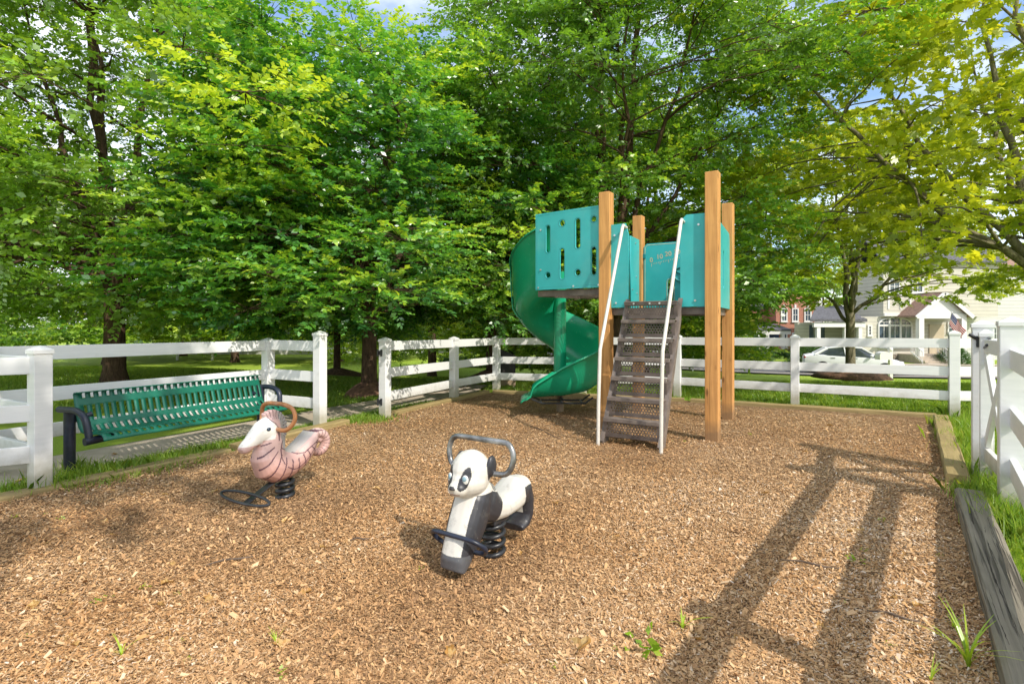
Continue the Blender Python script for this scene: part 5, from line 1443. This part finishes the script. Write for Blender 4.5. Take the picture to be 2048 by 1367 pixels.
# mailboxes, road signs
def mailbox(p, label, s=1.0):
    m = empty('mailbox', p, 0, label, 'mailbox', 'white mailboxes by the street'); m.scale = (s,) * 3
    MB().box((0, 0, .55), (.13, .13, 1.3)).build('post', M['trim'], m, world=False, bevel=.01)
    mb = MB(); rings = []
    for y in (-.28, .28): rings.append([(-.55 + .5 * (y + .28) * 0 + x, y * .6, z) for x, z in [(0, .86), (.46, .86), (.46, 1.08), (.40, 1.16), (.23, 1.2), (.06, 1.16), (0, 1.08)]])
    mb.rings(rings); mb.build('box', M['trim'], m, world=False, smooth=40)
    MB().ellipsoid((0, 0, 1.27), (.10, .10, .12), 10, 8).build('finial', M['trim'], m, world=False, smooth=180)
p = AT(1745, 735, 27.5); mailbox((p.x, 26.2, gz(p.x, 26.2)), 'white mailbox with finial on a post in front of the white car', 1.15)
p = AT(1062, 702, 75); mailbox((p.x, 75, gz(p.x, 75)), 'small white mailbox near the road sign behind the slide', 1.5)
p = AT(1094, 704, 72); mailbox((p.x, 72, gz(p.x, 72)), 'small white mailbox just left of the slide flume', 1.5)
def sign(p, h, w, label, octo=True):
    s = empty('road_sign', p, 0, label, 'road sign', 'road signs by the street')
    MB().box((0, .03, h / 2), (.07, .05, h)).build('post', M['sign_grey'], s, world=False)
    mb = MB()
    if octo: mb.rings([[(w * math.cos(a), y, h + w * math.sin(a)) for a in np.linspace(R(22.5), R(382.5), 8, endpoint=False)] for y in (0, -.012)])
    else: mb.obox((0, -.01, h - .3), (w * .5, 0, 0), (0, .008, 0), (0, 0, .3))
    mb.build('sign_plate', M['sign_grey'], s, world=False)
p = AT(1052, 703, 66); sign((p.x, 66, gz(p.x, 66)), 2.3, .5, 'octagonal road sign seen from behind, left of the slide')
p = AT(1386, 728, 31); sign((p.x, 31, gz(p.x, 31)), 2.0, .42, 'narrow pale sign on a post by the street, seen under the playset', False)
# low dark hedge line beyond the lawn and shrubs by the houses
SH = make_shrub(5, 1.0, .8, .9, 700, .11, .06, M['leaf_shrub']); SHC = make_shrub(8, 1.0, 1.0, 2.1, 1300, .12, .05, M['leaf_shrub'], True); SHL = make_shrub(9, 1.6, 1.3, 1.9, 1500, .15, .08, M['leaf_lime'])
k_ = 36.5 / FPX
plant_shrub(SHC, (X(1902), 36.3, gh - .05), 0, 'rounded conical evergreen beside the beige house steps', s=(1.15, 1.1, .8))
for px_, l in ((1622, 'green hedge shrub behind the white car, left end'), (1645, 'green hedge shrub behind the white car roof'), (1668, 'green hedge shrub behind the white car, by the plane tree')):
    plant_shrub(SH, (X(px_), 37.6, gh), px_, l, s=(1.1, 1.0, 1.6))
k_ = 43.0 / FPX
for px_, l in ((1492, 'clipped round shrub at the left of the brick house porch'), (1511, 'clipped round shrub right under the brick house porch roof'), (1566, 'clipped round shrub by the brick house steps'), (1545 + 33, 'clipped round shrub at the right corner of the brick house porch')):
    plant_shrub(SH, (X(px_), 43.2, gh), px_, l, s=(.9, .9, .62))
k_ = 40.0 / FPX
for i, (px_, dz, l) in enumerate(((1395, .2, 'lime green bush between the wooden posts and the street, left'), (1455, .9, 'tall lime green bush just right of the wooden posts'), (1490, 1.6, 'lime green bush top against the brick house'), (1425, 1.2, 'lime green bush behind the wooden posts'))):
    plant_shrub(SHL, (X(px_), 41 + i, gh - .1), px_, l, s=(1.7, 1.4, (1.3 + dz * .5) * 1.5), group='lime green bushes beyond the playset', name='lime_bush')
for i, (px_, l) in enumerate(((1365, 'dark green bush beyond the back fence under the playset deck'), (1480, 'dark green bush right of the wooden posts'), (1440, 'dark green bush low behind the wooden posts'))):
    plant_shrub(SH, (X(px_), 38 + i, gh), px_, l, s=(2.0, 1.5, 2.2), group='dark bushes beyond the playset')

# low dark hedge along the far side of the lawn, behind the slide
rng = np.random.default_rng(17); n = 5200
hx = rng.uniform(-4.5, 6.5, n); hy = 33.5 - .12 * hx + rng.normal(0, .22, n)
P = np.stack([hx, hy, ground_z(hx, hy) + rng.random(n) ** .6 * .55], 1); D = norm(rng.normal(0, 1, (n, 3)) + np.array([0, -.4, .5]))
V, T_, k = leaf_arrays(P, D, np.full(n, .22), 5, .13, .07, rng, 'oval', .05, .7)
hd = link_mesh('hedge', np_mesh('hedge', V, k, M['leaf_shrub'], {'tint': T_ * .5}))
tag(hd, 'long low dark hedge across the far side of the lawn behind the slide', 'hedge')
# ------------------------------------------------------------------ grass blades, weeds, fallen leaves
def grass(n, sampler, hmin, hmax, w, seed):
    rng = np.random.default_rng(seed); x, y = sampler(rng, n); n = len(x)
    z = ground_z(x, y); h = rng.uniform(hmin, hmax, n); a = rng.uniform(0, 2 * math.pi, n); ln = rng.uniform(.1, .9, n) * h
    b = rng.uniform(0, 2 * math.pi, n); ww = w * rng.uniform(.6, 1.3, n)
    base = np.stack([x, y, z], 1); s = np.stack([np.cos(a), np.sin(a), np.zeros(n)], 1) * ww[:, None] / 2
    tip = base + np.stack([np.cos(b) * ln, np.sin(b) * ln, h], 1); mid = base + np.stack([np.cos(b) * ln * .3, np.sin(b) * ln * .3, h * .6], 1)
    v = np.stack([base - s, base + s, mid + s * .8, tip, mid - s * .8], 1).reshape(-1, 3)
    return v, np.clip(rng.normal(.5, .22, n), 0, 1)
def samp_quad(c, avoid=True, fall=None):
    c = np.array(c, float)
    def f(rng, n):
        u, w = rng.random(n), rng.random(n)
        p = (c[0] * ((1 - u) * (1 - w))[:, None] + c[1] * (u * (1 - w))[:, None] + c[2] * (u * w)[:, None] + c[3] * ((1 - u) * w)[:, None])
        x, y = p[:, 0], p[:, 1]; k = np.ones(n, bool)
        if avoid: k &= ~in_bed(x, y)
        # keep off the footpath
        fp = np.array([(-5.9, 2.2), (-4.35, 5.4), (-2.6, 8.6), (-1.2, 10.9), (-1.0, 12.2)])
        for a, b in zip(fp, fp[1:]):
            d = b - a; t = np.clip(((x - a[0]) * d[0] + (y - a[1]) * d[1]) / (d @ d), 0, 1)
            k &= np.hypot(x - a[0] - t * d[0], y - a[1] - t * d[1]) > .46
        return x[k], y[k]
    return f
vs, ts = [], []
for n, q, h0, h1, w, sd_ in ((42000, [(-5.2, 3.2), (-3.3, 4.9), (-1.2, 9.3), (-2.6, 10.2)], .03, .085, .006, 1),
                        (60000, [(-13, 8), (-2.4, 8.8), (0, 13.5), (-12, 15)], .03, .07, .010, 2),
                        (70000, [(-.6, 10.8), (6.4, 8.1), (12, 13), (0, 16.5)], .04, .10, .009, 3),
                        (60000, [(6.3, 8.0), (16, 8.5), (22, 17), (8, 17)], .04, .10, .011, 4),
                        (30000, [(1.72, 1.5), (2.5, 1.2), (7.3, 7.6), (6.3, 8.1)], .03, .10, .005, 5),
                        (40000, [(-2, 14), (20, 14), (26, 26), (-6, 26)], .05, .10, .02, 6)):
    v, t = grass(n, samp_quad(q), h0, h1, w, sd_); vs.append(v); ts.append(t)
# longer tufts along the timber edges and post feet
def tufts(n, pts, r, h0, h1, sd_):
    P = np.array(pts, float)
    def f(rng, n):
        k = rng.integers(0, len(P), n); return P[k, 0] + rng.normal(0, r, n), P[k, 1] + rng.normal(0, r, n)
    return grass(n, f, h0, h1, .006, sd_)
edge = [(-3.0 - .2 + (-3.94 + 2.94) * t, 5.84 + (4.17 - 5.84) * t) for t in np.linspace(0, 1, 14)]
for a in (tufts(500, [(x + .32, y - .1) for x, y in edge[3:10]], .09, .03, .10, 21), tufts(1500, edge, .10, .06, .17, 11), tufts(900, [(3.62, 4.22), (3.72, 4.32), (4.05, 4.5)], .09, .06, .17, 12), tufts(1600, [(3.5, 3.85), (3.3, 3.5), (3.75, 4.0), (4.3, 4.75)], .10, .08, .24, 13),
          tufts(1500, [(5.9, 7.2), (5.3, 6.3), (4.8, 5.6), (6.5, 7.9)], .12, .06, .2, 14), tufts(500, [tuple(L0 + Vector((.12, .1))), tuple(G(146, 945).xy), tuple(G(170, 950).xy)], .08, .05, .18, 15), tufts(900, [tuple(G(762, 842).xy), tuple(G(745, 845).xy), (-2.1, 7.6)], .12, .04, .12, 16)):
    vs.append(a[0]); ts.append(a[1])
o = link_mesh('grass_blades', np_mesh('grass_blades', np.concatenate(vs), 5, M['blade'], {'tint': np.concatenate(ts)}))
tag(o, 'short green lawn grass around the play area and beyond the fences', 'grass', kind='stuff')

# weeds that stand alone in the wood chips
def weed_blades(seed, n, h, w, lean):
    rng = random.Random(seed); mb = MB()
    for i in range(n):
        a = rng.uniform(0, 2 * math.pi); hh = h * rng.uniform(.55, 1.1); l = lean * hh * rng.uniform(.3, 1.2)
        rows = []
        sx_, sy_ = -math.sin(a), math.cos(a)
        for k in range(6):
            t = k / 5; ww = w * (1 - t) ** .7 * .5 + .0004
            x, y, z = l * t * t * math.cos(a), l * t * t * math.sin(a), hh * (t - .25 * t * t * lean)
            rows.append([(x - sx_ * ww, y - sy_ * ww, z), (x + sx_ * ww, y + sy_ * ww, z)])
        mb.rings(rows, closed=False)
    me = bpy.data.meshes.new('grass_weed'); me.from_pydata(mb.v, [], mb.f); me.materials.append(M['weed'])
    at = me.attributes.new('tint', 'FLOAT', 'FACE')
    for i, d in enumerate(at.data): d.value = .35 + .5 * ((i // 5 * 7919) % 13) / 13
    return me
def weed_leafy(seed, n, size):
    rng = np.random.default_rng(seed)
    P = np.zeros((n, 3)); a = rng.uniform(0, 6.28, n); el = rng.uniform(.2, 1.1, n)
    D = np.stack([np.cos(a) * np.cos(el), np.sin(a) * np.cos(el), np.sin(el)], 1)
    V, T_, k = leaf_arrays(P, D, np.full(n, size), 4, size * .62, size * .36, rng, 'oval', .2, .4)
    return np_mesh('leafy_weed', V, k, M['weed'], {'tint': T_})
WB = [weed_blades(3, 16, .17, .008, .9), weed_blades(4, 9, .085, .006, 1.0), weed_blades(6, 7, .13, .007, .7)]
WL = [weed_leafy(5, 5, .075), weed_leafy(8, 4, .05), weed_leafy(9, 3, .032)]
def put(name, me, px, py, label, cat, group=None, s=1.0, rz=0.0):
    p = G(px, py, .03); o = link_mesh(name, me, None, (p.x, p.y, .022)); o.scale = (s,) * 3; o.rotation_euler = (0, 0, rz); return tag(o, label, cat, group)
put('grass_weed', WB[0], 1937, 1335, 'tall grassy weed leaning on the near timber', 'weed', s=1.45)
put('grass_weed', WB[2], 1905, 1255, 'short grassy weed just left of the near timber', 'weed', s=.8, rz=1)
put('grass_weed', WB[2], 1862, 1362, 'thin grassy weed at the bottom edge near the timber', 'weed', s=.9, rz=2)
put('grass_weed', WB[1], 1365, 1258, 'spiky grass tuft beside the leafy weed at the tip of the long shadow', 'weed', s=1.5)
put('leafy_weed', WL[0], 1285, 1292, 'leafy green weed seedling at the bottom centre of the picture', 'weed', s=1.45)
put('leafy_weed', WL[1], 1712, 1122, 'bright green weed lying in the long rail shadow', 'weed', s=1.1)
put('grass_weed', WB[2], 553, 1290, 'single blade-like weed next to a dry leaf, bottom left', 'weed', s=.75, rz=4)
put('grass_weed', WB[1], 243, 1310, 'three-bladed weed at the bottom left corner', 'weed', s=1.1, rz=3)
put('leafy_weed', WL[1], 204, 1200, 'upright leafy weed on the left side of the chips', 'weed', s=.9, rz=2)
put('leafy_weed', WL[1], 566, 1342, 'yellow-green weed at the very bottom, left of centre', 'weed', s=.9, rz=3)
GW = 'tiny weed sprouts in the wood chips'
for i, (px, py) in enumerate(((355, 1187), (368, 1281), (30, 1033), (90, 1028), (122, 1037), (842, 1137), (1692, 1205), (1730, 1100), (1905, 960), (1500, 868), (1880, 1110), (1345, 880), (1370, 882), (290, 1175), (60, 1270), (375, 1320), (150, 970), (215, 962), (1107, 1330), (1780, 1290), (1765, 1040), (740, 852))):
    put('weed_sprout', WL[2], px, py, 'tiny bright green weed sprout among the wood chips', 'weed', GW, s=random.uniform(.7, 1.3), rz=i)
# dry leaves
def dry_leaf(seed, L):
    rng = random.Random(seed); mb = MB(); rows = []
    for i in range(9):
        t = i / 8; w = L * .36 * math.sin(math.pi * min(1, .06 + .92 * t)) ** .8 * (1 + .35 * math.sin(9 * t + seed))
        z = .012 + .02 * math.sin(3 * t + seed) + .010 * t
        x = L * (t - .5)
        rows.append([(x, -w, z + .014 + rng.uniform(-.006, .008)), (x, -w * .45, z), (x, 0, z + .004), (x, w * .45, z), (x + rng.uniform(-.005, .005), w, z + .014 + rng.uniform(-.006, .008))])
    mb.rings(rows, closed=False)
    me = bpy.data.meshes.new('dry_leaf'); me.from_pydata(mb.v, [], mb.f); me.materials.append(M['dry_leaf'])
    at = me.attributes.new('tint', 'FLOAT', 'FACE')
    for i, d in enumerate(at.data): d.value = rng.uniform(.2, .9)
    return me
DL = [dry_leaf(i, .085 + .012 * i) for i in range(5)]
GL = 'dry leaves fallen on the wood chips'
put('dry_leaf', DL[4], 1147, 1297, 'big tan dry leaf at the bottom centre of the chips', 'dry leaf', s=1.1)
put('dry_leaf', DL[2], 567, 1292, 'orange dry leaf touching the single blade-like weed', 'dry leaf', s=.8)
put('dry_leaf', DL[3], 1712, 1062, 'flat tan bark piece across the second long shadow', 'dry leaf', s=.9)
rd = random.Random(12)
for i, (px, py) in enumerate(((125, 1185), (335, 1167), (672, 1278), (1545, 1245), (232, 1068), (570, 1043), (1365, 1040), (1640, 1255), (1250, 1290), (1475, 1282), (150, 1290), (60, 1215), (420, 1200), (700, 1080), (480, 1140), (1835, 1213), (1785, 1195), (1230, 1075), (1100, 1010), (1530, 985), (1610, 905), (1720, 905), (1790, 870), (1830, 850), (1660, 850), (330, 990), (650, 1040), (1003, 1322), (880, 1255), (760, 1190)) + tuple((rd.uniform(20, 1850), rd.uniform(0, 1) ** 1.6 * 480 + 860) for _ in range(55))):
    put('dry_leaf', DL[i % 5], px, py, 'small curled tan or orange dry leaf on the wood chips', 'dry leaf', GL, s=rd.uniform(.3, .7), rz=rd.uniform(0, 6))
# broken sticks on the chips; the longest is added as the handrail's shadow line
for i, (px, py, L, a, l) in enumerate(((463, 1122, .26, .5, 'broken grey stick lying on the chips below the seahorse'), (1620, 1130, .30, -.4, 'thin dark stick between the two long shadows'), (1090, 865, .9, -1.2, 'long thin dark rod imitating the handrail shadow by the slide'), (1790, 1235, .22, -.5, 'short dark stick near the right timber'), (720, 1080, .12, .2, 'short stick lying left of the panda'))):
    p = G(px, py, .03); mb = MB(); mb.tube([(-L / 2, 0, 0), (-L * .15, .012, .008), (L * .2, -.008, .004), (L / 2, .004, 0)], [.004, .006, .006, .003], 6)
    o = mb.build('stick', M['twig'], None, world=False); o.location = (p.x, p.y, .036); o.rotation_euler = (0, 0, a); tag(o, l, 'stick')
